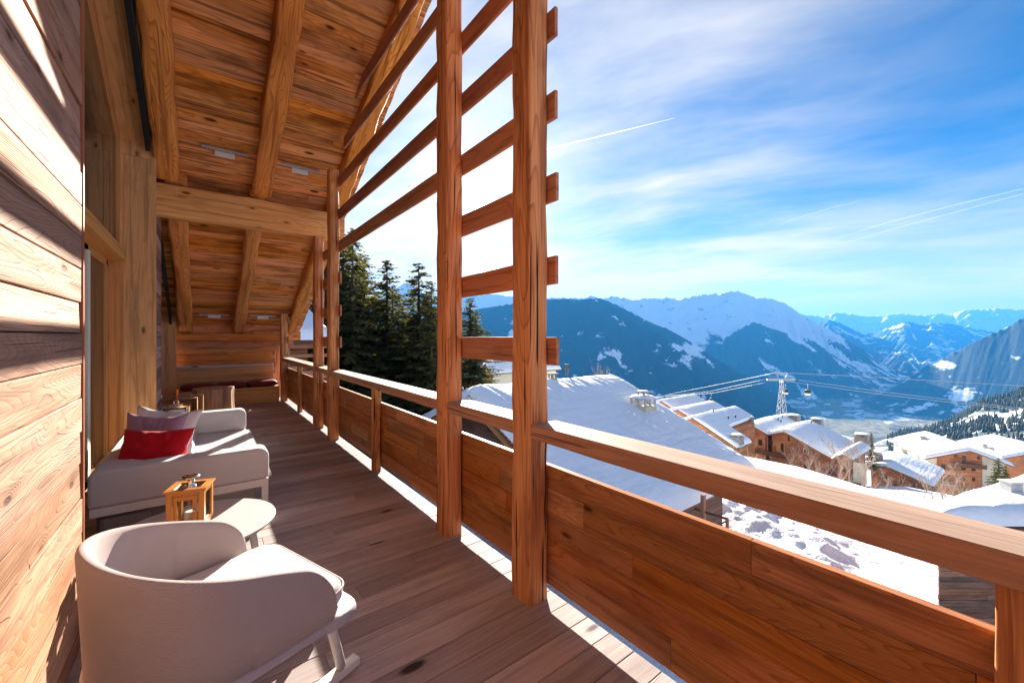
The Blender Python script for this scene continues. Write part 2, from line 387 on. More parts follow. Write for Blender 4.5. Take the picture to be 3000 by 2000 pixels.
# floor
mb = MB(); y = -3.6
while y < 12.4:
    wd = .157; x = -1.5
    while x < 1.745:
        ln = min(random.uniform(1.8, 3.6), 1.748 - x)
        if 1.748 - x - ln < .5: ln = 1.748 - x
        mb.box((x + ln / 2, y + wd / 2, -.02 + random.uniform(-.001, .001)), (ln - .002, wd - .004, .04), None, 0)
        x += ln
    y += wd
tag(mb.build('balcony_floor', M['floor'], bev=.0025), kind='structure')
mb = MB(); mb.b2((-1.5, -3.6, -.30), (1.70, 12.4, -.05)); tag(mb.build('balcony_floor_joists', M['darkwood']), kind='structure')

# near plank wall
t = thing('plank_wall', 'sunlit rough plank wall in the left foreground, ending in a thin red corner board', 'wall', (-.5, 3.06, 0))
mb = MB()
vw = lambda: random.choice([.1, .3, .5, .75, .9, 1.0]) + random.uniform(-.05, .05)
h = -.1
for k in range(40):
    wd = random.choice([.165, .175, .18, .16]); y = 3.055; l = 0
    while y - l > -3.49:
        ln = random.uniform(1.4, 3.2) if k % 3 else 7
        ln = min(ln, y - l + 3.5); j = random.uniform(.0, .011); tl = random.uniform(-.012, .03)
        cx = -.53 + j; ax = Vector((math.cos(tl), 0, math.sin(tl)))
        mb.box((cx, y - l - ln / 2, h + wd / 2), (.04, ln - .003, wd - .004), (ax, Y, Vector((-math.sin(tl), 0, math.cos(tl)))), 1, vw()); l += ln
    h += wd
o = mb.build('planks', M['wall'], t, bev=.005); o.location = (.5, -3.06, 0)
mb = MB(); mb.b2((-.60, -3.5, -.3), (-.56, 3.03, 8.2)); mb.b2((-1.02, 3.0, -.3), (-.6, 3.05, 7.0))
o = mb.build('wall_core', M['black'], t); o.location = (.5, -3.06, 0)
mb = MB(); mb.timber((-.535, 3.072, -.1), (-.535, 3.072, 6.6), .030, .075, (1, 0, 0), .004, .001)
o = mb.build('corner_board', M['fascia'], t); o.location = (.5, -3.06, 0)

# glazed wall in the recess
t = thing('glazed_wall', 'tall glazed door and sloping-topped window in the wall recess behind the sofa', 'window')
XG = -.98
d_ = thing('glazed_door', None, None); d_.parent = t
MB1 = MB(); MB1.b2((XG - .03, 3.05, .05), (XG - .01, 7.2, 2.56)); MB1.build('glass_pane', M['window'], d_)
mb = MB()
for (a, b) in ((7.18, 7.28), (5.93, 6.17), (4.6, 4.75)): mb.b2((XG - .05, a, 0), (XG + .015, b, 2.57), 2)
mb.b2((XG - .05, 3.05, -.0), (XG + .015, 7.28, .10), 1); mb.b2((XG - .05, 3.05, 2.50), (XG + .015, 7.28, 2.58), 1)
mb.build('door_frame', M['whitemetal'] if False else M['jamb'], d_, bev=.004)
mb = MB(); mb.b2((XG + .015, 6.0, .10), (XG + .035, 6.13, 2.50), 2); mb.build('sliding_stile', plain('grey_green_stile', (.62, .66, .55), .45), d_)
mb = MB(); mb.b2((XG - .05, 3.05, 2.581), (-.80, 7.29, 2.72), 1, .8); mb.build('transom', M['jamb'], t, bev=.005)
mb = MB(); mb.b2((XG + .0151, 7.283, 0), (-.825, 7.33, 2.58), 2, .9); mb.build('door_reveal', M['jamb'], t, bev=.003)
XW = -.885; zt = lambda y: 4.17 + (7.26 - y) * .424
mb = MB(); mb.prism([(3.05, 2.72), (7.22, 2.72), (7.22, 4.15), (3.05, zt(3.05) - .02)], .02, (Y, Z, X), (XW - .02, 0, 0)); mb.build('upper_glass', M['window'], t)
mb = MB(); mb.b2((XW - .05, 7.2, 2.72), (XW + .03, 7.285, 4.2), 2)
mb.timber((XW, 7.25, 4.18), (XW, 3.05, zt(3.05)), .07, .07, (0, 0, 1), .004, .0); mb.b2((XW - .05, 3.05, 2.721), (XW + .03, 7.2, 2.78), 1)
mb.build('upper_frame', M['jamb'], t)
mb = MB(); sf = Vector((0, -1, .424)).normalized(); nf_ = X.cross(sf)
for xa_, xb_ in ((-.90, -.70), (-.698, -.535)): mb.box(((xa_ + xb_) / 2, 5.05, zt(5.05) + .06), (xb_ - xa_, 4.98, .05), (X, sf, nf_), 1)
mb.build('soffit_boards', M['pilaster'], t, bev=.003)

# pilasters and the plank strip between the recesses
t = thing('pine_pilaster', 'broad pale pine pilaster with knots between the glazed door and the tie beam', 'pilaster', (0, 7.3, 0))
mb = MB(); x0 = -1.35
for wd in (.16, .2, .17, .06, .26): mb.b2((x0, 7.30, -.05), (x0 + wd - .002, 7.36, 3.98), 2, random.uniform(.35, .9)); x0 += wd
x0 = -1.35
for wd in (.22, .18, .2, .25): mb.b2((x0, 7.302, 3.983), (x0 + wd - .002, 7.36, 4.75), 2, random.uniform(.35, .9)); x0 += wd
o = mb.build('boards', M['pilaster'], t, bev=.003); o.location = (0, -7.3, 0)
mb = MB(); planks(mb, (-.56, 8.62, -.05), (0, -1, 0), Z, 1.255, 4.0, .165, .03, .003, 3, .003, .1)
t = mb.build('plank_strip_wall', M['darkstrip'], bev=.003); tag(t, 'narrow strip of purple brown and pale boards between two pine pilasters', 'wall')
t = thing('far_pilaster', 'dim pine pilaster at the far left corner beside the red cushion bench', 'pilaster', (0, 11.9, 0))
mb = MB(); x0 = -.95
for wd in (.22, .09, .17): mb.b2((x0, 11.9, -.05), (x0 + wd - .002, 11.95, 1.75), 2); x0 += wd
mb.b2((-.95, 11.905, 1.753), (-.47, 11.95, 3.2), 2, .2); mb.b2((-1.4, 8.62, -.05), (-.561, 8.66, 4.2), 2, .3); mb.b2((-1.02, 8.66, -.05), (-.98, 11.9, 4.0), 1, .1)
o = mb.build('boards', M['pilaster'], t, bev=.003); o.location = (0, -11.9, 0)
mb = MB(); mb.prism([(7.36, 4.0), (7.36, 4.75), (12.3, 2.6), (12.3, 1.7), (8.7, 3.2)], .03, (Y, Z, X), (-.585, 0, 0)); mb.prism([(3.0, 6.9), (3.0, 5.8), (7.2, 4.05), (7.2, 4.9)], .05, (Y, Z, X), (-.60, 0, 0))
tag(mb.build('gap_shade_strip', M['black']), 'black strip standing in for the shaded gap where the left wall meets the sloping ceiling', 'shadow gap')  # darkness of the slot put in as a solid black strip

# end wall
t = thing('end_wall', 'low red larch wall closing the far end of the balcony above the bench', 'wall', (.5, 12.2, 0))
mb = MB()
for (z0, z1, jj) in ((1.44, 1.665, .0), (1.22, 1.437, .0), (.90, 1.217, .03), (.5, .897, .03), (.0, .497, .03)):
    mb.b2((-.5, 12.2 + jj, z0), (1.46 if z0 > 1.4 or z0 < 1.2 else 1.62, 12.3, z1), 0)
mb.b2((-.5, 12.1, 1.50), (1.92, 12.199, 1.663), 0); mb.b2((-.5, 12.11, 1.33), (1.92, 12.198, 1.497), 0)
mb.b2((-.9, 12.28, 1.60), (2.1, 12.36, 2.02), 0)
o = mb.build('boards', M['endwall'], t, bev=.006); o.location = (-.5, -12.2, 0)
mb = MB(); mb.timber((1.0, 12.25, 1.62), (2.1, 12.25, 1.62), .20, .24, r=.03); o = mb.build('plate_log_end', M['post'], t); o.location = (-.5, -12.2, 0)

# posts
def post(nm_label, y0, ztop, y1=None, x0=1.535, x1=1.685):
    mb = MB(); y1 = y1 or y0 + .175
    mb.timber((0, 0, -.02), (0, 0, ztop), x1 - x0, y1 - y0, (0, 1, 0), .016, .006, seg=int(ztop * 9))
    o = mb.build('timber_post', M['post'], loc=((x0 + x1) / 2, (y0 + y1) / 2, 0)); return tag(o, nm_label, 'post', 'weathered square posts of the balcony')
P2 = post('largest, nearest full-height post, right of the sun and ending the long open handrail', 1.845, 7.0)
P1 = post('second nearest full-height post, immediately left of the sun gap', 2.875, 6.4)
P3 = post('third post from the camera, standing in front of the tie beam end', 6.65, 4.18, None, 1.55, 1.69)
P4 = post('fourth post from the camera, carrying the end of the tie beam from below', 7.65, 3.34, None, 1.545, 1.69)
P5 = post('shorter post at the far corner of the balcony beside the bench', 11.4, 2.16, 11.56, 1.54, 1.685)
P6 = post('thin far post half hidden behind the far corner post', 12.35, 1.6, 12.5)
post('post beyond the right edge of the view, behind the camera', -1.95, 7.0)

# balcony railing bays
def bay(label, ya, yb, balus=None, short=False):
    t = thing('balcony_railing', label, 'railing', (1.65, ya, 0), 0, 'railing bays between the posts'); off = (-1.65, -ya, 0)
    mb = MB(); mb.timber((1.648, ya - .0, 1.035), (1.648, yb, 1.035), .205, .084, (0, 0, 1), .008, .003, seg=max(6, int((yb - ya) * 4)), rn=random.uniform(.3, .8), cs=4)
    mb.build('handrail', M['rail'], t, loc=off)
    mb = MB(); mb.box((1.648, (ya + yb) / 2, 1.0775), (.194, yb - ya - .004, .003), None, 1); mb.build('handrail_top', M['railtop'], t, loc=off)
    mb = MB(); h = .078
    for wd in (.15, .155, .14, .15, .137):
        y = ya - .10; first = True
        while y < yb + .09:
            ln = random.uniform(.7, 2.0)
            if first: ln *= random.uniform(.4, 1); first = False
            if yb + .1 - y - ln < .35: ln = yb + .10 - y
            mb.box((1.7085 + random.uniform(0, .004), y + ln / 2, h + wd / 2), (.036, ln - .0015, wd - .002), None, 1); y += ln
        h += wd
    mb.build('board_panel', M['panel'], t, bev=.002, loc=off)
    if balus is not None:
        mb = MB(); mb.timber((1.645, balus, -.02), (1.645, balus, .994), .085, .10, (0, 1, 0), .008, .003); mb.build('baluster_post', M['post'], t, loc=off)
    return t
bay('longest nearest railing bay with a big boarded panel sweeping to the lower right corner', -1.775, 1.846, .03)
bay('short railing bay between the two large nearest posts', 2.01, 2.876)
bay('long railing bay with a thin middle post in front of the dark fir trees', 3.04, 6.652, 4.83)
bay('short distant railing bay between the third and fourth posts', 6.815, 7.652)
bay('farthest railing bay running to the corner post by the bench', 7.815, 11.402, 9.6)

# ladder slats outside the posts
ZS = [1.424, 1.917, 2.418, 2.918, 3.419, 3.92, 4.42, 4.92, 5.42]
def slatmb(y0, y1, k):
    mb = MB(); mb.timber((1.70, y0, ZS[k] + .085), (1.70, y1, ZS[k] + .085), .024, .170, (0, 0, 1), .004, .0015, seg=max(5, int((y1 - y0) * 4))); return mb
def screen(label, ya, yb):
    t = thing('slat_ladder', label, 'slat screen', (1.7, ya, 0), 0, 'short slat ladders fixed to the paired posts')
    for k in range(3): slatmb(ya - .065 + random.uniform(-.01, .01), yb + .05, k).build('slat', M['slat'], t, loc=(-1.7, -ya, 0))
screen('three short cross slats joining the two large near posts below the sun', 1.845, 3.05)
screen('three short cross slats joining the third and fourth posts', 6.65, 7.825)
screen('three short cross slats on the far corner post by the bench', 11.4, 12.5)
for k, lab in ((3, 'lowest of the long slats, passing just above the sun between the near posts'), (4, 'second lowest long slat, above the sun'),
               (5, 'third long slat up, reaching the top of the gap between the near posts'), (6, 'fourth long slat up, cut by the top edge left of the near posts'), (7, 'uppermost long slat, near the rafter at the top edge')):
    o = slatmb(1.79, 7.9 if k == 3 else 7.1 - (k - 4) * .35, k).build('long_slat', M['slat']); tag(o, lab, 'slat', 'long horizontal slats on the outside of the posts')

# ceiling and roof
t = thing('chalet_roof', 'sloping boarded roof over the balcony, seen from below', 'roof', (0, 7.63, 3.87))
sl = Vector((0, 1, -.47)).normalized(); nm = X.cross(sl)
if nm.z > 0: nm = -nm
mb = MB(); s0 = -4.2
while s0 < 12.45:
    wd = random.choice([.15, .17, .19, .14]); dy = wd * sl.y; x = -.9
    while x < 2.16:
        ln = random.uniform(2.0, 4.5)
        if 2.165 - x - ln < .5: ln = 2.165 - x
        ln = min(ln, 2.165 - x)
        mb.box((x + ln / 2, s0 + dy / 2, cz(s0 + dy / 2) + .014 + random.uniform(0, .004)), (ln - .001, wd - .0015, .024), (X, sl, X.cross(sl)), 0); x += ln
    s0 += dy
mb.build('ceiling_boards', M['ceil'], t, bev=.0015, loc=(0, -7.63, -3.87))
mb = MB(); a, b = -4.2, 12.5
mb.prism([(a, cz(a) + .035), (b, cz(b) + .035), (b, cz(b) + .25), (a, cz(a) + .25)], 3.12, (Y, Z, X), (-.95, 0, 0)); mb.build('roof_slab', M['darkwood'], t, loc=(0, -7.63, -3.87))
mb = MB(); k = 0; s1 = a
while s1 < b:      # shingle edge on the verge
    mb.box((2.175, s1 + .09, cz(s1 + .09) + .15 + .012 * (k % 2)), (.03, .19, .17), (X, sl, X.cross(sl)), 0); s1 += .165; k += 1
mb.build('shingle_edge', M['fascia'], t, bev=.004, loc=(0, -7.63, -3.87))
mb = MB(); mb.prism([(a, cz(a) + .25), (b, cz(b) + .25), (b, cz(b) + .6), (a, cz(a) + .65)], 3.1, (Y, Z, X), (-.95, 0, 0)); mb.build('roof_snow', M['snow'], t, bev=.12, loc=(0, -7.63, -3.87))
mb = MB(); mb.prism([(a, cz(a) + .25), (a, cz(a) + .05), (-9.5, cz(a) - 2.4), (-9.5, cz(a) - 2.2)], 3.12, (Y, Z, X), (-.95, 0, 0)); mb.build('rear_roof_slope', M['ceil'], t, loc=(0, -7.63, -3.87))
def rafter(label, xa, xb, xc, xd, y0=7.55, y1=12.28, ext=-4.0, w2=None):
    t = thing('rafter', label, 'rafter', ((xa + xb) / 2, 7.6, rz_under(7.6)), 0, 'round-edged roof rafters'); off = (-(xa + xb) / 2, -7.6, -rz_under(7.6))
    mb = MB(); hh = .20; z = lambda y: rz_under(y) + .10
    mb.timber(((xa + xb) / 2, y0 + .15, z(y0 + .15)), ((xa + xb) / 2, ext, z(ext)), xb - xa, hh, (0, 0, 1), .035, .02, seg=50, cs=5); mb.build('upper_log', M['rafter'], t, loc=off)
    mb = MB(); mb.timber(((xc + xd) / 2, 7.7, z(7.7)), ((xc + xd) / 2, y1, z(y1) - .02), xd - xc, hh + .02, (0, 0, 1), .045, .02, seg=30, cs=5); mb.build('lower_log', M['rafter'], t, loc=off)
rafter('left rafter running down the ceiling next to the black shadow gap', -.53, -.27, -.44, -.19)
rafter('middle rafter in the centre of the ceiling, cracked below the tie beam', .63, .89, .60, .84)
rafter('outer rafter at the open edge of the roof, behind the long slats', 1.78, 2.03, 1.76, 1.99)
mb = MB(); mb.timber((-.54, 7.75, 3.56), (2.03, 7.75, 3.56), .25, .46, (0, 0, 1), .03, .008, seg=26, cs=4)
tag(mb.build('tie_beam', M['beam']), 'thick pale horizontal tie beam crossing the ceiling above the fourth post', 'beam')
mb = MB(); mb.timber((1.88, 7.62, 3.0), (1.88, 11.9, 1.55), .07, .12, (0, 0, 1), .01, .004)

# linear lamps
def lamp(label, x, y, rx=0):
    t = thing('linear_light', label, 'lamp', (x, y, cz(y) - .05), 0, 'grey linear lights under the ceiling boards')
    mb = MB(); mb.box((0, 0, .012), (.56, .045, .018), None); mb.build('housing', M['greymetal'], t, bev=.003)
    mb = MB()
    for i in range(14): mb.lathe([(.012, -.006), (.014, 0.0)], (-.25 + i * .0385, 0, 0), 8)
    mb.build('led_lens', M['led'], t)
    mb = MB(); mb.box((0, .07, -.025), (.24, .012, .075), None); mb.build('bracket', M['whitemetal'], t, bev=.002)
lamp('linear light between the left and middle rafters above the tie beam', .26, 7.15)
lamp('linear light between the middle rafter and the third post above the tie beam', 1.24, 7.15)
lamp('small distant linear light left of the middle rafter near the end wall', .22, 11.75)
lamp('small distant linear light right of the middle rafter near the end wall', 1.2, 11.75)

# bench at the far end
t = thing('bench', 'fixed pine bench with a board back along the far end wall', 'bench', (.55, 11.7, 0))
off = (-.55, -11.7, 0)
mb = MB(); mb.b2((-.42, 11.40, .06), (1.50, 11.46, .385), 0, .8); mb.b2((-.42, 11.385, .0), (1.50, 11.45, .075), 0, .5); mb.b2((-.42, 11.47, .30), (1.50, 12.0, .385), 0)
mb.b2((1.44, 11.38, 0), (1.50, 11.399, .385), 2, .6); mb.build('seat_box', M['bench'], t, bev=.006, loc=off)
mb = MB(); mb.b2((-.47, 11.93, .385), (1.44, 12.0, .62), 0, .5); mb.b2((-.47, 11.932, .623), (1.44, 12.0, .865), 0, .7); mb.build('backboard', M['bench'], t, bev=.008, loc=off)
mb = MB(); mb.b2((-.49, 11.90, .868), (1.44, 12.19, .915), 0, .9); mb.build('ledge', M['floor'], t, bev=.006, loc=off)
def cush(nm, lab, x0, x1, y0, y1, z0, z1, mat, group=None, cat='cushion'):
    t = MB(); n = 16
    def top(sgn):
        def f(u, v):
            a, b = 2 * u - 1, 2 * v - 1; e = (1 - abs(a) ** 6) ** .5 * (1 - abs(b) ** 6) ** .5
            return ((x0 + x1) / 2 + a * (x1 - x0) / 2, (y0 + y1) / 2 + b * (y1 - y0) / 2, (z0 + z1) / 2 + sgn * (z1 - z0) / 2 * e * (1 + .05 * N.noise((u * 4, v * 4, x0))))
        return f
    t.grid(top(1), n, n); t.grid(top(-1), n, n, True); return tag(t.build(nm, mat), lab, cat, group)
cush('bench_cushion', 'dark red leather bench cushion at the left end, behind the tree stump', -.40, .235, 11.36, 11.92, .39, .53, M['bordeaux'], 'dark red bench cushions')
cush('bench_cushion', 'middle dark red leather bench cushion, right behind the stump', .245, .835, 11.36, 11.92, .39, .53, M['bordeaux'], 'dark red bench cushions')
cush('bench_cushion', 'right-hand dark red leather bench cushion, catching the sun', .855, 1.48, 11.36, 11.92, .39, .53, M['bordeaux'], 'dark red bench cushions')

# tree stump table
sq = lambda a, z: 1 + .05 * math.sin(3 * a + .7) + .03 * math.sin(7 * a) + .02 * math.sin(13 * a)
mb = MB(); mb.lathe([(.355, 0), (.35, .05), (.335, .2), (.332, .4), (.338, .53), (.330, .552)], (0, 0, 0), 64, sq)
tag(mb.build('stump_table', M['stump'], loc=(.17, 10.3, 0)), 'thick peeled tree stump used as a low table in front of the bench', 'stump')

# chrome floor lanterns behind the sofa
t = thing('glass_lantern', 'large chrome-framed glass box lantern standing behind the sofa', 'lantern', (-.30, 8.5, 0), R(-12))
mb = MB(); w_, dp, hh = .56, .36, .62
for sx in (-1, 1):
    for sy in (-1, 1): mb.box((sx * w_ / 2, sy * dp / 2, hh / 2), (.011, .011, hh), None)
for z in (.01, hh):
    for sy in (-1, 1): mb.box((0, sy * dp / 2, z), (w_, .011, .011), None)
    for sx in (-1, 1): mb.box((sx * w_ / 2, 0, z), (.011, dp, .011), None)
mb.build('frame', M['chrome'], t); mb = MB(); mb.b2((-w_ / 2, -dp / 2, .0), (w_ / 2, dp / 2, .02)); mb.build('base', M['greymetal'], t)
t = thing('small_lantern', 'small chrome lantern with a ring handle and white candle inside the larger glass lantern', 'lantern', (-.33, 8.3, .02), R(-8))
mb = MB()
for sx in (-1, 1):
    for sy in (-1, 1): mb.box((sx * .15, sy * .1, .24), (.02, .02, .48), None)
mb.b2((-.17, -.12, .47), (.17, .12, .495)); mb.b2((-.17, -.12, 0), (.17, .12, .02)); mb.b2((-.09, -.07, .495), (.09, .07, .512)); mb.build('frame', M['chrome'], t)
mb = MB(); mb.tube([(.032 * math.cos(a), 0, .54 + .032 * math.sin(a)) for a in [i * math.pi / 10 for i in range(21)]], .007, 6, False); mb.build('ring_handle', M['chrome'], t)
mb = MB(); mb.lathe([(.11, .02), (.11, .42), (.09, .44)], (0, 0, 0), 24); mb.build('candle', M['candle'], t)

# sofa
t = thing('sofa', 'long low off-white sofa with a white frame along the left wall', 'sofa', (-.1, 5.2, 0))
off = (.1, -5.2, 0); YA, YB, XF, XB, ZT = 4.03, 6.53, .455, -.64, .65
def arm(y0, y1):
    mb = MB(); pr = []
    for (a, b) in ((XB, .39), (XF, .39)): pr.append((a, b))
    for i in range(6): an = R(90 * i / 5); pr.append((XF - .07 + .07 * math.cos(an), ZT - .07 + .07 * math.sin(an)))
    for i in range(4): an = R(90 + 90 * i / 3); pr.append((XB + .05 + .05 * math.cos(an), ZT - .05 + .05 * math.sin(an)))
    mb.prism(pr, y1 - y0, (X, Z, -Y), (0, y1, 0)); return mb
arm(YA, YA + .2).build('armrest', M['sofafab'], t, bev=.022, loc=off)
arm(YB - .2, YB).build('armrest', M['sofafab'], t, bev=.022, loc=off)
mb = MB(); mb.prism([(XB, .39), (-.06, .39), (-.10, .44), (-.36, .635), (-.44, .652), (XB + .04, .652), (XB, .62)], YB - YA - .404, (X, Z, -Y), (0, YB - .202, 0)); mb.build('backrest', M['sofafab'], t, bev=.02, loc=off)
mb = MB(); mb.b2((-.12, YA + .202, .33), (XF + .045, YB - .202, .385)); mb.build('seat_cushion', M['sofafab'], t, bev=.02, loc=off)
mb = MB(); mb.b2((XB + .01, YA + .01, .325), (XF - .005, YA + .06, .388)); mb.b2((XB + .01, YB - .06, .325), (XF - .005, YB - .01, .388)); mb.b2((XF - .06, YA + .061, .325), (XF - .005, YB - .061, .3875))
for y in (YA + .012, YB - .062):
    for x in ((XF - .055,) if y < YA + .1 else (XF - .055, XB + .02)): mb.b2((x, y, 0), (x + .05, y + .05, .3245))
mb.build('frame', M['whitemetal'], t, bev=.004, loc=off)
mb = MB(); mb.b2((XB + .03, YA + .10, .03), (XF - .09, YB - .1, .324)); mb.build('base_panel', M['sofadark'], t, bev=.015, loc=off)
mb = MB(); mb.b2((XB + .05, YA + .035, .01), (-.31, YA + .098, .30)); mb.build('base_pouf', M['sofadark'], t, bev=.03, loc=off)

# scatter cushions
def pillow(lab, cat, c, w_, h_, th, yaw, lean, mat, seed, roll=0):
    mb = MB()
    def f(sg):
        def q(u, v):
            a, b = 2 * u - 1, 2 * v - 1; pin = 1 - .11 * (1 - a * a) * 0 
            ex = 1 - .13 * (1 - abs(b) ** 1.6) + .03 * N.noise((b * 3, seed, 1)); ey = 1 - .20 * (1 - abs(a) ** 1.7) + .04 * N.noise((a * 3, seed, 5))
            e = max(0, (1 - a ** 4) * (1 - b ** 4)) ** .42
            cr = .22 * N.noise((a * 2.2 + seed, b * 2.2, sg)) + .16 * N.noise((a * 7 + seed, b * 1.6, sg * 3)) * (.35 + max(0, b))
            return Vector((a * w_ / 2 * ex, sg * th / 2 * e * (1 + cr), b * h_ / 2 * ey))
        return q
    mb.grid(f(-1), 44, 30, False); mb.grid(f(1), 44, 30, True)
    o = mb.build('cushion', mat, loc=c); o.rotation_euler = (R(lean), R(roll), R(yaw)); return tag(o, lab, cat, 'scatter cushions on the sofa')
pillow('bright red cushion, frontmost of the three on the sofa', 'cushion', (-.30, 4.36, .705), .48, .31, .17, -17, -26, M['red'], 1, 3)
pillow('mauve cushion tucked between the red and the cream cushions', 'cushion', (-.335, 4.60, .745), .43, .40, .13, -17, -16, M['mauve'], 2, 5)
pillow('cream cushion, rearmost of the three on the sofa', 'cushion', (-.27, 4.78, .745), .50, .44, .13, -20, -15, M['white_cush'], 3, 7)

# round table
t = thing('coffee_table', 'low round pale grey table between the armchair and the sofa', 'table', (-.02, 3.38, 0))
mb = MB(); mb.lathe([(.375, .325), (.435, .345), (.44, .352), (.437, .36)], (0, 0, 0), 96); mb.build('tabletop', M['tabletop'], t)
for a in (-25, 65, 155, 245):
    c, s_ = math.cos(R(a)), math.sin(R(a)); mb = MB(); mb.tube([(.36 * c, .36 * s_, 0), (.31 * c, .31 * s_, .33)], [.016, .026], 12); mb.build('leg', M['whitemetal'], t)

# wooden lantern on the table
t = thing('wooden_lantern', 'small varnished wooden lantern with glass sides and chrome cap, standing on the round table', 'lantern', (-.063, 3.405, .361), R(-16))
w_, dp = .20, .185
mb = MB()
for sx in (-1, 1):
    for sy in (-1, 1): mb.box((sx * (w_ / 2 - .016), sy * (dp / 2 - .016), .125), (.032, .032, .25), None, 2)
for sy in (-1, 1):
    mb.box((0, sy * (dp / 2 - .012), .02), (w_ - .064, .02, .04), None); mb.box((0, sy * (dp / 2 - .012), .236), (w_ - .064, .02, .028), None)
for sx in (-1, 1):
    mb.box((sx * (w_ / 2 - .012), 0, .02), (.02, dp - .064, .04), None, 1); mb.box((sx * (w_ / 2 - .012), 0, .236), (.02, dp - .064, .028), None, 1)
mb.box((0, 0, .006), (w_ - .04, dp - .04, .012), None); mb.build('frame', M['lantern'], t, bev=.002)
mb = MB()
for x0, x1 in ((-.064, -.040), (.040, .064)): mb.b2((x0, -dp / 2 - .006, .04), (x1, -dp / 2 + .002, .222), 2)
mb.b2((-.0398, -dp / 2 - .005, .041), (.0398, -dp / 2 + .001, .068)); mb.b2((-.0398, -dp / 2 - .005, .196), (.0398, -dp / 2 + .001, .221)); dr = mb.build('door', M['lantern'], t, bev=.001)
mb = MB(); mb.box((.062, -dp / 2 - .012, .13), (.026, .006, .006), None); mb.lathe([(.006, 0), (.006, .012)], (.05, -dp / 2 - .012, .124), 8); mb.build('latch', M['chrome'], dr)
mb = MB(); mb.b2((-w_ / 2 - .012, -dp / 2 - .012, .25), (w_ / 2 + .012, -dp / 2 + .03, .264)); mb.b2((-w_ / 2 - .012, dp / 2 - .03, .25), (w_ / 2 + .012, dp / 2 + .012, .264))
mb.b2((-w_ / 2 - .012, -dp / 2 + .0305, .25), (-w_ / 2 + .03, dp / 2 - .0305, .264), 1); mb.b2((w_ / 2 - .03, -dp / 2 + .0305, .25), (w_ / 2 + .012, dp / 2 - .0305, .264), 1); mb.build('roof_frame', M['lantern'], t, bev=.002)
mb = MB(); mb.b2((-w_ / 2 + .03, -dp / 2 + .03, .252), (w_ / 2 - .03, dp / 2 - .03, .258)); mb.build('roof_plate', M['chrome'], t)
mb = MB()
for sy in (-1, 1): mb.box((0, sy * (dp / 2 - .012), .13), (w_ - .064, .003, .18), None)
for sx in (-1, 1): mb.box((sx * (w_ / 2 - .012), 0, .13), (.003, dp - .064, .18), None)
mb.build('glass', M['glass'], t)
mb = MB(); mb.lathe([(.032, .258), (.030, .266), (.022, .27), (.022, .305), (.027, .309), (.055, .316), (.056, .320), (.036, .328), (.012, .331)], (0, 0, 0), 32); mb.build('chimney_cap', M['chrome'], t)
mb = MB(); mb.lathe([(.032, .012), (.032, .09), (.028, .093)], (0, 0, 0), 20); mb.build('candle', M['candle'], t)

# rocking armchair
CH = Vector((.013, 2.008, 0)); th = .339
t = thing('rocking_chair', 'pale lilac-grey barrel-backed rocking armchair in the left foreground', 'armchair', tuple(CH), th)
W_, A_, B_, Z0, K1, K2 = .394, .312, .353, .773, -.301, -.258
def rim(sv):                     # sv in 0..1 around the shell, local x forward, y left
    Ls, La = A_, 1.05
    tot = 2 * Ls + La; q = sv * tot
    if q < Ls: a, b = A_ - q, W_
    elif q > Ls + La: a, b = q - Ls - La, -W_
    else:
        ph = (q - Ls) / La * math.pi; n = 2.174
        sg = lambda c: math.copysign(abs(c) ** (2 / n), c)
        a, b = -B_ * abs(math.sin(ph)) ** (2 / n), W_ * sg(math.cos(ph))
    return a, b
def ztop(a):
    z = Z0 + K1 * a + K2 * max(a, 0) ** 2; tt = min(1, max(0, (a - (A_ - .13)) / .13)); return z - .15 * (1 - math.sqrt(max(0, 1 - tt * tt)))
zbot = .452; mb = MB(); NU, prof = 150, []
# cross section: outer wall up, rounded rim, inner wall down
sec = [(0, 0), (0, .3), (0, .6), (0, .85), (0, .955), (.10, .985), (.30, 1.0), (.5, 1.003), (.7, 1.0), (.9, .985), (1, .955), (1, .85), (1, .6), (1, .3), (1, 0)]
vs, fs = [], []
for i in range(NU + 1):
    sv = i / NU; a, b = rim(sv); a1, b1 = rim(max(0, sv - .004)); a2, b2 = rim(min(1, sv + .004))
    tx, ty = a2 - a1, b2 - b1; l = math.hypot(tx, ty); nx, ny = -ty / l, tx / l      # inward
    if nx * (-a) + ny * (-b) < 0 and a < .02: nx, ny = -nx, -ny
    if a >= .02: nx, ny = 0, (-1 if b > 0 else 1)
    e = min(i, NU - i); tk = .038 * min(1, .35 + e / 5)
    zt_ = ztop(a); lean = .055
    for (o_, hgt) in sec:
        z = zbot + (zt_ - zbot) * hgt; k_ = 1 - lean * (1 - hgt) * (1 if a < 0 else .6)
        vs.append((a * k_ + nx * o_ * tk, b * k_ + ny * o_ * tk, z))
Sn = len(sec)
for i in range(NU):
    for j in range(Sn - 1): fs.append((i * Sn + j, i * Sn + j + 1, (i + 1) * Sn + j + 1, (i + 1) * Sn + j))
    fs.append((i * Sn + Sn - 1, i * Sn, (i + 1) * Sn, (i + 1) * Sn + Sn - 1))
fs.append(tuple(range(Sn))); fs.append(tuple(NU * Sn + j for j in range(Sn - 1, -1, -1)))
mb.add(vs, fs, None, .5, True); mb.build('shell', M['chairfab'], t)
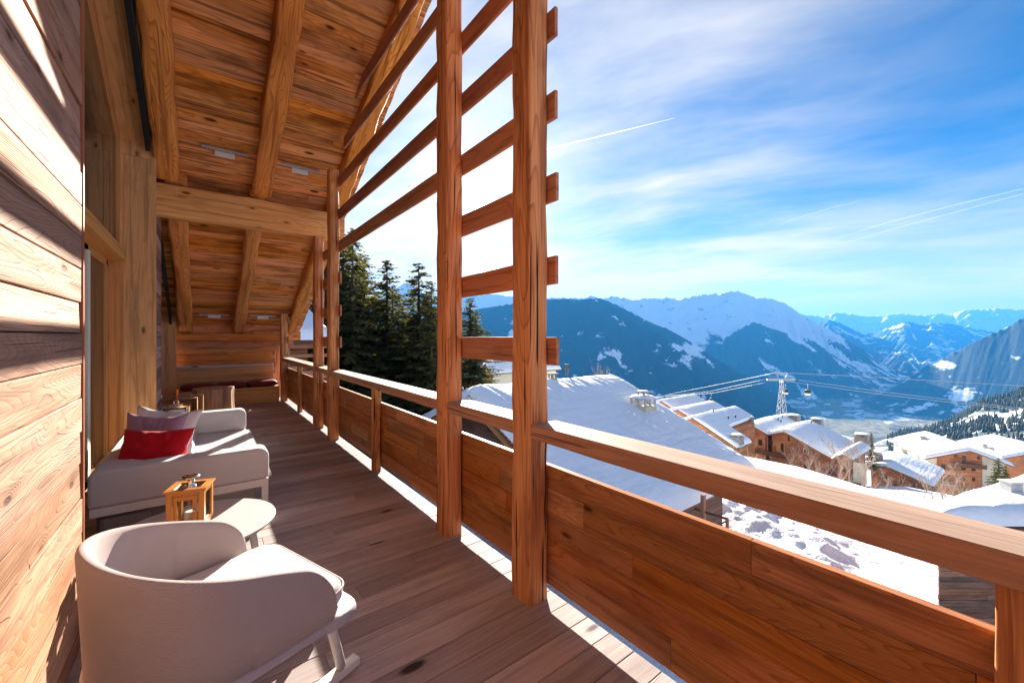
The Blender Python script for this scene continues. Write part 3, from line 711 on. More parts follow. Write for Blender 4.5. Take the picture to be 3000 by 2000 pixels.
def outline(off_, front, n=90, rr=.10):
    out = []
    for i in range(n + 1):
        a, b = rim(i / n); k_ = .945
        out.append((a * k_ * (1 - off_ / B_), b * k_ * (1 - off_ / W_)))
    # extend to the front with rounded corners
    xs, ws = front, W_ * .985 - off_
    out[0] = (A_ * .945, ws * 1.0); out[-1] = (A_ * .945, -ws)
    fr = []
    for i in range(7): an = R(-90 + 90 * i / 6); fr.append((xs - rr + rr * math.cos(an), -(ws - rr) + rr * math.sin(an)))
    for i in range(7): an = R(90 * i / 6); fr.append((xs - rr + rr * math.cos(an), (ws - rr) + rr * math.sin(an)))
    return out + fr
def slab(ol, z0, z1, r, crown=0.):
    """rounded slab following an outline"""
    n = len(ol); vs, fs = [], []; rings = []
    for i in range(7):
        an = R(-90 + 180 * i / 6); ins = r * (1 - math.cos(an)); rings.append((ins, (z0 + z1) / 2 + (z1 - z0) / 2 * math.sin(an)))
    cx = sum(p[0] for p in ol) / n
    for ins, z in rings:
        for (a, b) in ol:
            l = math.hypot(a - cx, b); k_ = 1 - ins / l; vs.append((cx + (a - cx) * k_, b * k_, z))
    for k_, z in ((.55, z1 + crown), (.0, z1 + crown * 1.2)):
        for (a, b) in ol: vs.append((cx + (a - cx) * k_, b * k_, z))
    R_ = len(rings) + 2
    for i in range(R_ - 1):
        for j in range(n):
            j2 = (j + 1) % n; fs.append((i * n + j, i * n + j2, (i + 1) * n + j2, (i + 1) * n + j))
    fs.append(tuple(range(n - 1, -1, -1))); return vs, fs
vs, fs = slab(outline(-.008, .445), .405, .452, .022); mb = MB(); mb.add(vs, fs, None, .5, True); mb.build('seat_base', plain('mauve_grey_edge', (.40, .36, .40), .6), t)
vs, fs = slab(outline(.052, .415, rr=.09), .4535, .535, .028, .012); mb = MB(); mb.add([(a, b, z) for a, b, z in vs], fs, None, .5, True); mb.build('seat_cushion', M['cushfab'], t)
ol_ = outline(.052, .415, rr=.09); mb = MB(); mb.tube([(a * 1.002, b * 1.002, .520) for a, b in ol_] + [(ol_[0][0], ol_[0][1], .520)], .0045, 6, False); mb.build('piping', M['cushfab'], t)
for sy in (-1, 1):
    rn_ = []; mb = MB()
    for i in range(25):
        a = -.52 + 1.08 * i / 24; rn_.append((a, .055 + .16 * (a * a) * .32 + .0))
    L_ = [(a, z) for a, z in rn_]; vs, fs = [], []
    for (a, z) in L_:
        for (o_, hh) in ((-.026, -.018), (.026, -.018), (.026, .018), (-.026, .018)): vs.append((a, sy * .172 + o_, z + hh - .037))
    for i in range(24):
        for j in range(4): j2 = (j + 1) % 4; fs.append((i * 4 + j, i * 4 + j2, i * 4 + 4 + j2, i * 4 + 4 + j))
    fs += [(3, 2, 1, 0), (96, 97, 98, 99)]; mb.add(vs, fs, None, .5, False); mb.build('rocker_runner', M['whitemetal'], t, bev=.004)
    mb = MB(); mb.tube([(.475, sy * .172, .05), (.375, sy * .20, .42)], .0215, 16); mb.build('leg', M['whitemetal'], t)
    mb = MB(); mb.tube([(-.40, sy * .172, .045), (-.24, sy * .19, .42)], .0215, 16); mb.build('leg', M['whitemetal'], t)
# ================================================================ the outside
def fbm(p, o=4): return N.fractal(Vector(p), 1.0, 2.0, o)
def lerpt(tab, x):
    if x <= tab[0][0]: return tab[0][1]
    for (a, va), (b, vb) in zip(tab, tab[1:]):
        if x <= b: return va + (vb - va) * (x - a) / (b - a)
    return tab[-1][1]
def smt(tab, x):
    if x <= tab[0][0]: return tab[0][1]
    for (a, va), (b, vb) in zip(tab, tab[1:]):
        if x <= b: f = (x - a) / (b - a); f = f * f * (3 - 2 * f); return va + (vb - va) * f
    return tab[-1][1]
EDGE = [(-180, 45), (-75, 60), (-60, 80), (-30, 110), (-8, 90), (4, 46), (20, 43), (28, 41), (35.2, 39.6), (42.6, 36.2), (52, 39), (70, 46), (180, 45)]
PROF = [(0, -6), (60, -22), (86, -30), (100, -36), (118, -46), (200, -74), (300, -101), (600, -185), (1000, -292), (2000, -560), (2880, -800), (60000, -800)]
def ground(x, y):
    rho = math.hypot(x, y); a = math.degrees(math.atan2(x, y)) - 37.3
    a = (a + 180) % 360 - 180
    e = lerpt(EDGE, a); u, d_ = ud(x, y); dd = max(d_, .72 * rho)
    near = -9.0
    if rho < 60:
        near += .10 * fbm((x * .35, y * .35, 0)) + .5 * fbm((x * .07, y * .07, 4), 2)
        if 4 < rho < 40:                       # ploughed heaps of snow
            k = math.exp(-((u - 2180) / 200) ** 2) * math.exp(-((d_ - 24) / 3.2) ** 2) + .9 * math.exp(-((u - 2390) / 110) ** 2) * math.exp(-((d_ - 19.5) / 2.0) ** 2)
            near += k * (.60 + .26 * fbm((x * 1.3, y * 1.3, 2), 3) + .40 * abs(fbm((x * .6, y * .6, 7), 3)))
            fp = N.voronoi(Vector((x * 1.5, y * 1.5, 0)))[0][0]; near -= .07 * max(0, 1 - fp * 2.6)
    if rho <= e: return near
    t = rho - e; drop = -9 - (t * t / (t + 6)) * .62
    far = lerpt(PROF, dd)
    z = max(drop, far)
    if -75 < a < 0: 
        z = max(-9 - t * t / (t + 60) * .30, far)
    if dd > 150: z += min(1, (dd - 150) / 400) * (22 if dd < 3600 else 5) * fbm((x * .003, y * .003, 1), 5) * (1 if dd < 3600 else .6)
    return z
mb = MB()
rs = []; r_ = 2.0
while r_ < 42: rs.append(r_); r_ += .14 if 16 < r_ < 30 else .3 if 13 < r_ else .6
while r_ < 26000: rs.append(r_); r_ *= 1.028
az = [-180 + 6 * i for i in range(24)] + [-36 + .9 * i for i in range(45)] + [4.5 + .33 * i for i in range(150)] + [54 + 6 * i for i in range(21)] + [180]
nr = len(rs); vs = []
for a in az:
    b = R(a) + YAW; sx, sy = math.sin(b), math.cos(b)
    for r_ in rs: x, y = r_ * sx, r_ * sy; vs.append((x, y, ground(x, y)))
fs = [(i * nr + j, i * nr + j + 1, (i + 1) * nr + j + 1, (i + 1) * nr + j) for i in range(len(az) - 1) for j in range(nr - 1)]
mb.add(vs, fs, None, .5, True)
m, g = newmat('ground_snow_and_valley_fields'); pos = g.new('ShaderNodeNewGeometry').outputs['Position']
sp = g.new('ShaderNodeSeparateXYZ', None, Vector=pos); zz = sp.outputs[2]
fl = g.vm('MULTIPLY', pos, (1, 1, 0))
tracks = g.noise(pos, 2.6, 4, .65); big = g.noise(pos, .35, 3)
snow = g.mix(g.ss(big, .35, .7, 0, .4), (.80, .82, .86, 1), (.70, .74, .80, 1))
nf = g.noise(fl, .0016, 4, .6); nt = g.noise(fl, .012, 4, .7); vo = g.new('ShaderNodeTexVoronoi', None, Vector=g.vm('ADD', g.vm('MULTIPLY', fl, (.0042, .0075, 1)), g.vm('SCALE', g.new('ShaderNodeCombineXYZ', None, X=nf, Y=nf).outputs[0], .8)), Scale=1.0)
vc = g.new('ShaderNodeSeparateColor', None, Color=vo.outputs['Color'])
field = g.mix(vc.outputs[0], (.08, .12, .035, 1), (.26, .20, .10, 1))
field = g.mix(g.m('GREATER_THAN', vc.outputs[1], .74), field, (.62, .65, .70, 1))
field = g.mix(g.ss(nt, .53, .57), field, (.035, .05, .05, 1))
vill = g.noise(fl, .03, 2, .8); field = g.mix(g.m('MULTIPLY', g.ss(vill, .55, .62), g.ss(nf, .50, .60)), field, (.13, .12, .13, 1))
hv = g.new('ShaderNodeTexVoronoi', None, Vector=fl, Scale=.028).outputs['Distance']
field = g.mix(g.m('MULTIPLY', g.ss(hv, .30, .18), g.ss(nf, .47, .56)), field, (.62, .58, .56, 1))
flatm = g.ss(zz, -735, -765)
tn = g.noise(g.vm('MULTIPLY', pos, (.022, .022, .022)), 1, 5, .7)
slope = g.mix(g.m('MULTIPLY', g.ss(tn, .44, .52), g.ss(zz, -80, -130)), snow, (.05, .06, .055, 1))
bn = g.noise(g.vm('MULTIPLY', pos, (.09, .09, .09)), 1, 4, .7); slope = g.mix(g.m('MULTIPLY', g.ss(bn, .5, .62), g.ss(zz, -52, -75)), slope, (.24, .19, .16, 1))
col = g.mix(flatm, slope, field)
finish(g, col, .8, g.m('ADD', tracks, g.m('MULTIPLY', g.noise(pos, 9, 3), .3)), .11, 1.0)
tag(mb.build('snowy_ground', m), kind='structure')


def mountmat(name, tl, tw, namp, scale, patch, rockn=.6, forest=(.018, .042, .045), flow=(1, 1, .45)):
    m, g = newmat(name); pos = g.new('ShaderNodeNewGeometry').outputs['Position']; z = g.new('ShaderNodeSeparateXYZ', None, Vector=pos).outputs[2]
    n = g.noise(pos, scale, 7, .62); n2 = g.noise(pos, scale * 6, 5, .65); n3 = g.noise(g.vm('MULTIPLY', pos, flow), scale * 2.2, 6, .6)
    f = g.ss(g.m('ADD', z, g.m('MULTIPLY', g.m('SUBTRACT', n, .5), namp)), tl + tw, tl - tw)
    fr = g.m('MULTIPLY', f, g.ss(g.m('ADD', n3, g.m('MULTIPLY', n2, .25)), patch + .05, patch, 0, 1))
    rock = g.m('MULTIPLY', g.ss(n2, rockn, rockn + .08), .75)
    c = g.mix(rock, (.86, .89, .93, 1), (.14, .15, .17, 1))
    tex = g.noise(pos, scale * 40, 3, .7)
    c = g.mix(fr, c, g.mix(tex, c4([x * .45 for x in forest]), c4([x * 1.6 for x in forest])))
    finish(g, c, .9, g.m('ADD', n2, tex), .06 / scale * .12, .7); return m


def mountain(name, ridge, D, foot, mat, zf=-830, p=1.25, amp=.05, nu=240, nv=80, jag=0., seed=0, back=1.35):
    """ridge: (pixel column, pixel row) seen from the balcony; D distance of the ridge, foot distance of the foot of the slope"""
    mb = MB(); u0, u1 = ridge[0][0], ridge[-1][0]; Dd = D if callable(D) else (lambda u: D); Ff = foot if callable(foot) else (lambda u: foot)
    vs = []
    for i in range(nu + 1):
        u = u0 + (u1 - u0) * i / nu; v = lerpt(ridge, u); dr = Dd(u); dj = -jag * fbm((u * .09, seed, 0), 4) * dr / 1190
        P = at(u, v, dr); df = Ff(u); Fp = at(u, 985, df); Fp.z = zf
        B = at(u, 985, dr * back); B.z = zf - 600
        Hh = P.z - zf
        for j in range(8):
            f = j / 8; q = B.lerp(P, f); q.z = zf - 600 + (P.z - zf + 600) * f ** .8; q.z += amp * Hh * .5 * fbm((q.x / Hh * 2, q.y / Hh * 2, seed), 5) * (1 - f) + dj * f ** 12; vs.append(q)
        for j in range(nv + 1):
            f = j / nv; q = P.lerp(Fp, f); q.z = zf + Hh * (1 - f) ** p + dj * math.exp(-f * nv * .35)
            k = min(1, f * 6) * min(1, (1 - f) * 5 + .1)
            rm = N.ridged_multi_fractal(Vector((q.x / Hh * 1.7 + seed, q.y / Hh * 1.7, q.z / Hh * .6)), 1.0, 2.1, 6, 1.0, 2.0)
            q.z += amp * Hh * (rm - 1.2) * k + amp * .35 * Hh * fbm((q.x / Hh * 5, q.y / Hh * 5, seed + 9), 4) * min(1, f * 12 + .08)
            vs.append(q)
    nv2 = nv + 9
    fs = [(i * nv2 + j, i * nv2 + j + 1, (i + 1) * nv2 + j + 1, (i + 1) * nv2 + j) for i in range(nu) for j in range(nv2 - 1)]
    mb.add(vs, fs, None, .5, True); return tag(mb.build(name, mat), kind='structure')


mountain('hills_far_left', [(600, 905), (820, 900), (1000, 885), (1100, 868), (1150, 850), (1187, 828), (1215, 838), (1240, 858), (1290, 872), (1340, 862), (1380, 866), (1440, 860), (1497, 868), (1600, 872), (1800, 880)],
         9000, 5600, mountmat('hills_left', 150, 60, 900, .0007, .60, .68), amp=.07, jag=5, seed=1)
mountain('snow_massif', [(1500, 878), (1605, 872), (1709, 873), (1732, 865), (1770, 876.5), (1786, 867), (1807, 870), (1827, 872), (1840, 876), (1856, 880), (1891, 872), (1933, 875), (1952, 870), (1987, 878), (2022, 868.5), (2066, 862), (2092, 860), (2108, 862), (2133, 853.5), (2156, 852.6), (2175, 857), (2213, 872), (2251, 873), (2300, 887.7), (2326, 907), (2358, 927.5), (2390, 943.5), (2416, 956), (2473, 991), (2537, 1029.6), (2588, 1064.7), (2626, 1087), (2680, 1120), (2740, 1150)],
         8500, lambda u: 5600 + max(0, u - 2400) * 3, mountmat('massif', -40, 40, 1300, .00075, .62, .60, flow=(1, 1, .35)), amp=.06, jag=5, seed=2, nu=320, nv=110, p=1.15)
mountain('forest_pyramid', [(1860, 1130), (1960, 1090), (2040, 1062), (2076, 1045), (2124, 991), (2160, 968), (2207, 943), (2240, 955), (2300, 975), (2380, 1005), (2460, 1050), (2560, 1110), (2640, 1150)],
         7000, 5000, mountmat('pyramid', 900, 30, 500, .0008, .70, .7), amp=.06, jag=6, seed=3)
mountain('far_snow_range', [(2250, 940), (2358, 921), (2409, 927.5), (2428, 923), (2448, 915), (2499, 921), (2530, 926), (2566, 926), (2600, 922), (2626, 919.6), (2645, 918), (2671, 923), (2709, 923), (2750, 918), (2782, 923), (2808, 913), (2840, 906), (2862, 907), (2888, 907), (2923, 903), (2951, 905), (2971, 907), (3000, 903.6), (3080, 912), (3300, 930)],
         18000, 12800, mountmat('far_range', -60, 50, 600, .0005, .66, .62), amp=.085, jag=5, seed=4, nu=300)
mountain('mid_forest_mountain', [(2340, 985), (2387, 950), (2430, 937), (2457, 944), (2486, 958), (2525, 978), (2560, 975), (2588, 966), (2616, 956), (2648, 943.5), (2671, 943), (2696, 951.5), (2728, 945), (2766, 946.7), (2790, 949), (2821, 956), (2860, 964), (2913, 972), (3000, 985), (3150, 1010)],
         12500, 7600, mountmat('mid_mountain', 1500, 30, 500, .0006, .69, .7), amp=.055, jag=4, seed=5)
mountain('left_forest_mountain', [(900, 1010), (1150, 962), (1300, 925), (1400, 905), (1500, 890), (1605, 877), (1660, 875), (1700, 878), (1725, 875), (1760, 874), (1800, 890), (1850, 915), (1900, 942), (1960, 965), (2000, 988), (2060, 1022), (2110, 1058), (2170, 1090), (2230, 1122), (2290, 1168), (2330, 1200), (2390, 1236), (2440, 1262)],
         lambda u: 5200 if u < 1900 else 5200 - (u - 1900) * 3.6, lambda u: 3300 if u < 2300 else 3300 - (u - 2300) * 2, mountmat('left_mountain', 2000, 30, 400, .0012, .70, .7), amp=.045, jag=3, seed=6, nu=320, nv=110)
mountain('right_dark_mountain', [(2500, 1185), (2537, 1170), (2585, 1151), (2617, 1135), (2664, 1106), (2690, 1090), (2712, 1074), (2747, 1058), (2776, 1042), (2821, 1020), (2850, 1003), (2875, 991), (2919, 972), (2958, 954.6), (2980, 940), (3000, 929), (3060, 905), (3200, 870), (3500, 840)],
         lambda u: 5000 - (u - 2500) * .9, lambda u: 4300 - (u - 2500) * 1.6, mountmat('right_mountain', 2000, 30, 400, .0014, .69, .8, (.012, .034, .04)), amp=.006, jag=4, seed=7, nv=100)
hill = [(2560, 1300), (2632, 1270), (2680, 1262), (2728, 1255), (2760, 1243), (2808, 1219), (2849, 1192), (2872, 1176), (2945, 1162), (2983, 1148), (3000, 1138), (3100, 1100), (3300, 1050)]
mountain('near_forest_hill', hill, 1500, 620, mountmat('near_hill', 2000, 30, 100, .004, .63, .7, (.03, .05, .045)), zf=-230, amp=.02, jag=2, seed=8, nu=140, nv=50, p=1.0)

# fir trees covering the near hill
mb = MB(); rnd = random.Random(5)
for i in range(2600):
    u = rnd.uniform(2600, 3080); f = rnd.random() ** 1.3; v = lerpt(hill, u); P = at(u, v, 1500); Fp = at(u, 985, 620); Fp.z = -230; q = P.lerp(Fp, f * .9); q.z = -230 + (P.z + 230) * (1 - f * .9)
    if fbm((q.x * .006, q.y * .006, 3), 3) > .22 and f > .2: continue
    h_ = rnd.uniform(14, 27); r_ = h_ * rnd.uniform(.13, .19); vs = []; fs = []; k = 6
    for li, (zz_, rr) in enumerate(((.08, 1), (.42, .62), (.36, .8), (.72, .34), (.66, .48), (1, 0))):
        for j in range(k): an = 2 * math.pi * j / k + li * .4; m_ = rnd.uniform(.75, 1.2); vs.append((q.x + r_ * rr * m_ * math.cos(an), q.y + r_ * rr * m_ * math.sin(an), q.z - 4 + h_ * zz_))
    for li in range(5):
        for j in range(k): j2 = (j + 1) % k; fs.append((li * k + j, li * k + j2, (li + 1) * k + j2, (li + 1) * k + j))
    mb.add(vs, fs, None, rnd.random())
m, g = newmat('fir_foliage'); rn = g.new('ShaderNodeAttribute', dict(attribute_name='rnd')).outputs['Fac']
nn = g.noise(g.new('ShaderNodeNewGeometry').outputs['Position'], 1.2, 2)
finish(g, g.mix(g.m('ADD', g.m('MULTIPLY', rn, .7), g.m('MULTIPLY', nn, .3)), (.012, .024, .014, 1), (.075, .085, .035, 1)), .85); M['fir'] = m
p_ = m.node_tree.nodes['Principled BSDF']
tag(mb.build('hill_forest', M['fir']), kind='stuff')

# ---------------------------------------------------------------- chalets
class Chalet:
    """gable roof with its ridge along local x; gable face in the local plane x = x0, seen from the balcony at pixel columns/rows"""
    def __init__(s, label, x0d, ru, rv, rot=0, cat='chalet', name='chalet', group=None):
        s.rz = R(rot); s.ca, s.sa = math.cos(s.rz), math.sin(s.rz)
        P = s.loc(at(ru, rv, x0d)); s.x0 = P.x; s.ya, s.za = P.y, P.z
        s.t = thing(name, label, cat, group=group); s.P = P
    def loc(s, p): return Vector((p.x * s.ca + p.y * s.sa, -p.x * s.sa + p.y * s.ca, p.z))
    def ray(s, u, v):
        dd = s.loc(at(u, v, 1) - Vector((0, 0, 1.6))); return dd
    def onx(s, u, v, x=None):
        dd = s.ray(u, v); k = (s.x0 if x is None else x) / dd.x; return Vector((dd.x * k, dd.y * k, 1.6 + dd.z * k))
    def onroof(s, u, v, side=1):
        dd = s.ray(u, v); (y1, z1) = s.r if side > 0 else s.l; sl = (s.za - z1) / (s.ya - y1)
        k = (s.za + .3 - 1.6 - sl * s.ya) / (dd.z - sl * dd.y); return Vector((dd.x * k, dd.y * k, 1.6 + dd.z * k))
    def eaves(s, left, right):
        a, b = s.onx(*left), s.onx(*right); s.l, s.r = (a.y, a.z), (b.y, b.z)
    def zr(s, y):
        (yl, zl), (yr, zr_) = s.l, s.r
        return s.za + (zl - s.za) * (y - s.ya) / (yl - s.ya) if y > s.ya else s.za + (zr_ - s.za) * (y - s.ya) / (yr - s.ya)
    def put(s, mb, name, mat, parent=None, **k):
        p = parent or s.t
        return mb.build(name, mat, p, **k)
    def finish(s, L, zb, wall, snow=.55, ov=.9, lap=.7, gx=60, gy=60, snowmat='roofsnow', rim=.5, streak=0, trim='jamb', verge=.34, cut=None):
        s.t.location = (s.P.x * s.ca - s.P.y * s.sa, s.P.x * s.sa + s.P.y * s.ca, zb); s.t.rotation_euler = (0, 0, s.rz)
        s.o = Vector((-s.x0, -s.ya, -zb)); s.zb = zb; s.L = L
        (yl, zl), (yr, zr_) = s.l, s.r; x0, x1 = s.x0, s.x0 + L; o = s.o
        # walls
        mb = MB(); wy0, wy1 = yr + lap, yl - lap
        poly = [(wy0, zb), (wy1, zb), (wy1, s.zr(wy1) - .05), (s.ya, s.za - .05), (wy0, s.zr(wy0) - .05)]
        if cut:
            yb, Lc = cut; mb.prism([(wy0, zb), (yb - .4, zb), (yb - .4, s.zr(yb - .4) - .05), (wy0, s.zr(wy0) - .05)], Lc - 2 * ov + .6, (Y, Z, X), (x0 + ov, 0, 0))
            poly = [(yb - .4, zb), (wy1, zb), (wy1, s.zr(wy1) - .05), (s.ya, s.za - .05), (yb - .4, s.zr(yb - .4) - .05)]
        mb.prism([(a, b) for a, b in poly], L - 2 * ov, (Y, Z, X), (x0 + ov, 0, 0)); mb.v = [tuple(Vector(v) + o) for v in mb.v]
        mb.gc = [(v[1], v[2] * 6 / 6, v[0]) for v in mb.v]
        s.wall = mb.build('wall', wall, s.t)
        # roof boards and verge trim
        mb = MB(); T = .22
        ye, ze = (cut[0], s.zr(cut[0])) if cut else (yr, zr_)
        mb.prism([(yl, zl - .02), (s.ya, s.za - .02), (ye, ze - .02), (ye, ze + T - .02), (s.ya, s.za + T), (yl, zl + T - .02)], L, (Y, Z, X), (x0, 0, 0))
        if cut: mb.prism([(ye - .002, ze - .02), (yr, zr_ - .02), (yr, zr_ + T - .02), (ye - .002, ze + T - .02)], cut[1], (Y, Z, X), (x0, 0, 0))
        mb.v = [tuple(Vector(v) + o) for v in mb.v]
        s.roof = mb.build('roof', M['darkwood'], s.t)
        mb = MB()
        for (yy, z_) in ((yl, zl), (yr, zr_)): mb.timber((x0 - .08, s.ya, s.za - .06), (x0 - .08, yy, z_ - .06), .07, verge, X, .01, 0, 4)
        mb.v = [tuple(Vector(v) + o) for v in mb.v]; mb.build('bargeboard', M[trim], s.roof)
        # snow
        mb = MB(); W = yl - yr; sd_ = random.uniform(0, 50)
        def f(a, b):
            y = yr - .12 + b * (W + .24); Le = L
            if cut: kk = min(1, max(0, (y - cut[0]) / .9 + .5)); kk = kk * kk * (3 - 2 * kk); Le = cut[1] + (L - cut[1]) * kk
            x = x0 - .03 + a * (Le + .1)
            yy = min(max(y, yr), yl); h0 = s.zr(yy); k = min(1.6, W * .13); dy = abs(yy - s.ya)
            if dy < k: h0 -= (1 - dy / k) ** 2 * k * .10
            ex = min(a * (Le + .2), (1 - a) * (Le + .2)); ey = min(b * (W + .24), (1 - b) * (W + .24))
            e = (1 - (1 - min(1, ex / rim)) ** 2) ** .5 * (1 - (1 - min(1, ey / rim)) ** 2) ** .5
            hh = snow * e * (1 + .16 * fbm((x * .16 + sd_, y * .16, 0), 2)) + .014 * e * fbm((x * .9, y * .9, sd_), 3)
            if streak:
                q1 = x * math.cos(R(streak)) + y * math.sin(R(streak)); q2 = -x * math.sin(R(streak)) + y * math.cos(R(streak))
                hh += e * (.08 * fbm((q1 * .10, q2 * .35, 3), 3) + .15 * (1 - abs(fbm((q1 * .16, q2 * 1.35, 6), 3)) * 2) ** 2 * (.3 + max(0, fbm((x * .25, y * .25, 9), 3)) * 1.5))
            return Vector((x, y, h0 + T * .9 + hh)) + o
        mb.grid(f, gx, gy)
        s.snow = mb.build('snow_layer', M[snowmat], s.roof)
        return s
    def bx(s, mb, lo, hi, grain=0, rn=None): mb.b2(tuple(Vector(lo) + s.o), tuple(Vector(hi) + s.o), grain, rn)
    def window(s, u0, v0, u1, v1, ov=.9, fr='whitemetal', nm='window', shutters=False):
        a, b = s.onx(u0, v0, s.x0 + ov), s.onx(u1, v1, s.x0 + ov); x = s.x0 + ov; y0, y1, z0, z1 = min(a.y, b.y), max(a.y, b.y), min(a.z, b.z), max(a.z, b.z)
        mb = MB(); e = .09
        for q in (((x - .06, y0, z0), (x - .005, y1, z0 + e)), ((x - .06, y0, z1 - e), (x - .005, y1, z1)), ((x - .06, y0, z0 + e), (x - .005, y0 + e, z1 - e)), ((x - .06, y1 - e, z0 + e), (x - .005, y1, z1 - e)), ((x - .055, (y0 + y1) / 2 - .04, z0 + e), (x - .006, (y0 + y1) / 2 + .04, z1 - e))): s.bx(mb, *q)
        w_ = mb.build(nm, M[fr], s.t); mb = MB(); s.bx(mb, (x - .03, y0 + e, z0 + e), (x - .004, y1 - e, z1 - e)); mb.build('pane', M['window'], w_); return w_
    def opening(s, u0, v0, u1, v1, mat='darkwood', nm='door', ov=.9):
        a, b = s.onx(u0, v0, s.x0 + ov), s.onx(u1, v1, s.x0 + ov); x = s.x0 + ov; mb = MB()
        s.bx(mb, (x - .05, min(a.y, b.y), min(a.z, b.z)), (x - .004, max(a.y, b.y), max(a.z, b.z)), 2); return mb.build(nm, M[mat], s.t)
    def balcony(s, u0, v0, u1, v1, dep=1.1, h_=1.0, mat='darkwood', floor='darkwood'):
        a, b = s.onx(u0, v0, s.x0 + .9 - dep), s.onx(u1, v1, s.x0 + .9 - dep); y0, y1 = min(a.y, b.y), max(a.y, b.y); z0 = (a.z + b.z) / 2; x = s.x0 + .9
        mb = MB(); s.bx(mb, (x - dep, y0, z0 - .18), (x - .004, y1, z0), 1)
        bl = mb.build('balcony', M[floor], s.t); mb = MB()
        s.bx(mb, (x - dep, y0, z0 + h_ - .08), (x - dep + .08, y1, z0 + h_), 1); s.bx(mb, (x - dep + .01, y0, z0 + .08), (x - dep + .04, y1, z0 + h_ - .12), 1)
        y = y0
        while y < y1: s.bx(mb, (x - dep - .02, y, z0), (x - dep + .009, y + .1, z0 + h_ - .09), 2); y += 2.2
        mb.build('balustrade', M[mat], bl); return bl
    def chim(s, u, v, w_, dep, h_, mat='stone', side=1, cap='stone', snowcap=True, sink=.8, open_top=False):
        P = s.onroof(u, v, side); mb = MB(); n = 8
        lo, hi = Vector((P.x - w_ / 2, P.y - dep / 2, P.z - sink)), Vector((P.x + w_ / 2, P.y + dep / 2, P.z + h_))
        k = .92; c = (lo + hi) / 2 + s.o; vs = []
        for i in range(5):
            z = lo.z + (hi.z - lo.z) * i / 4 + s.o.z; kk = 1.08 - .12 * i / 4
            for (a, b) in ((-1, -1), (1, -1), (1, 1), (-1, 1)): vs.append((c.x + a * w_ / 2 * kk, c.y + b * dep / 2 * kk, z))
        fs = [(i * 4 + j, i * 4 + (j + 1) % 4, i * 4 + 4 + (j + 1) % 4, i * 4 + 4 + j) for i in range(4) for j in range(4)] + [(16, 17, 18, 19), (3, 2, 1, 0)]
        mb.add(vs, fs); ch = mb.build('chimney', M[mat], s.roof)
        top = hi.z + s.o.z; mb = MB()
        if open_top:
            kq = .62
            for (a, b) in ((-1, -1), (1, -1), (1, 1), (-1, 1), (0, -1), (0, 1), (-1, 0), (1, 0)): mb.box((c.x + a * w_ * .42, c.y + b * dep * .42, top + .32 * kq), (.10, .10, .64 * kq))
            mb.box((c.x, c.y, top + .70 * kq), (w_ * 1.12, dep * 1.12, .07)); mb.build('chimney_cage', M['concrete'], ch)
            mb = MB(); mb.lathe([(w_ * .62, .75 * kq), (w_ * .60, .88 * kq), (w_ * .4, .97 * kq), (.05, 1.0 * kq)], (c.x, c.y, top), 16); mb.lathe([(.32, 1.32 * kq), (.3, 1.4 * kq), (.1, 1.43 * kq)], (c.x, c.y, top), 12); mb.build('chimney_snow', M['snowcap'], ch)
            mb = MB()
            for (a, b) in ((-1, -1), (1, -1), (1, 1), (-1, 1)): mb.box((c.x + a * .2, c.y + b * .2, top + 1.12 * kq), (.07, .07, .42 * kq))
            mb.box((c.x, c.y, top + 1.3 * kq), (.6, .6, .04)); mb.build('chimney_pot', M['stone'], ch)
        else:
            for a in (-.3, .3):
                for b in (-.3, .3): mb.box((c.x + a * w_, c.y + b * dep, top + .12), (w_ * .16, dep * .16, .24))
            mb.box((c.x, c.y, top + .29), (w_ * 1.15, dep * 1.15, .1)); mb.build('chimney_cap', M[cap], ch)
            if snowcap: mb = MB(); mb.lathe([(w_ * .55, .34), (w_ * .5, .48), (w_ * .2, .55)], (c.x, c.y, top), 12); mb.build('chimney_snow', M['snowcap'], ch)
        return ch
    def stub(s, u, v, r=.12, h_=.5, side=1, nm='vent_pipe'):
        P = s.onroof(u, v, side) + s.o; mb = MB(); mb.lathe([(r, 0), (r, h_ + .4), (r * 1.7, h_ + .42), (r * 1.5, h_ + .56)], (P.x, P.y, P.z), 10); mb.build(nm, M['darkmetal'], s.roof)
    def pole(s, u, v0, v1, x=0, w_=.16):
        a, b = s.onx(u, v0, s.x0 + x), s.onx(u, v1, s.x0 + x); mb = MB(); s.bx(mb, (s.x0 + x, a.y - w_ / 2, b.z), (s.x0 + x + w_, a.y + w_ / 2, a.z), 2); mb.build('porch_post', M['chalet'], s.t)


# the big neighbouring roof
h = Chalet('big neighbouring chalet with a smooth wind-streaked snow roof filling the view below the handrail', 21.0, 1238, 1138, name='chalet')
h.x0, h.ya, h.za = 11.3, 18.6, -1.75
h.l, h.r = (25.6, -4.7), (9.3, -5.88); h.P = Vector((11.3, 18.6, -1.75))
h.finish(12.2, -9.6, M['darkclad'], .62, ov=1.3, lap=1.2, gx=150, gy=170, rim=.7, streak=-77, snowmat='roofsnow', verge=.34)
c1_ = h.chim(1884, 1216, 1.15, 1.15, .62, 'cream', 1, open_top=True); h.chim(1618, 1128, .55, .42, .42, 'stone', 1, snowcap=False); h.stub(1660, 1100, .1, .2)
for (yy, zz_) in ((14.6, -4.35), (12.0, -5.4), (17.2, -3.1)):
    mb = MB(); mb.timber(tuple(Vector((h.x0 + .1, yy, zz_)) + h.o), tuple(Vector((h.x0 + 1.6, yy, zz_)) + h.o), .26, .26); mb.build('purlin', M['darkwood'], h.roof)
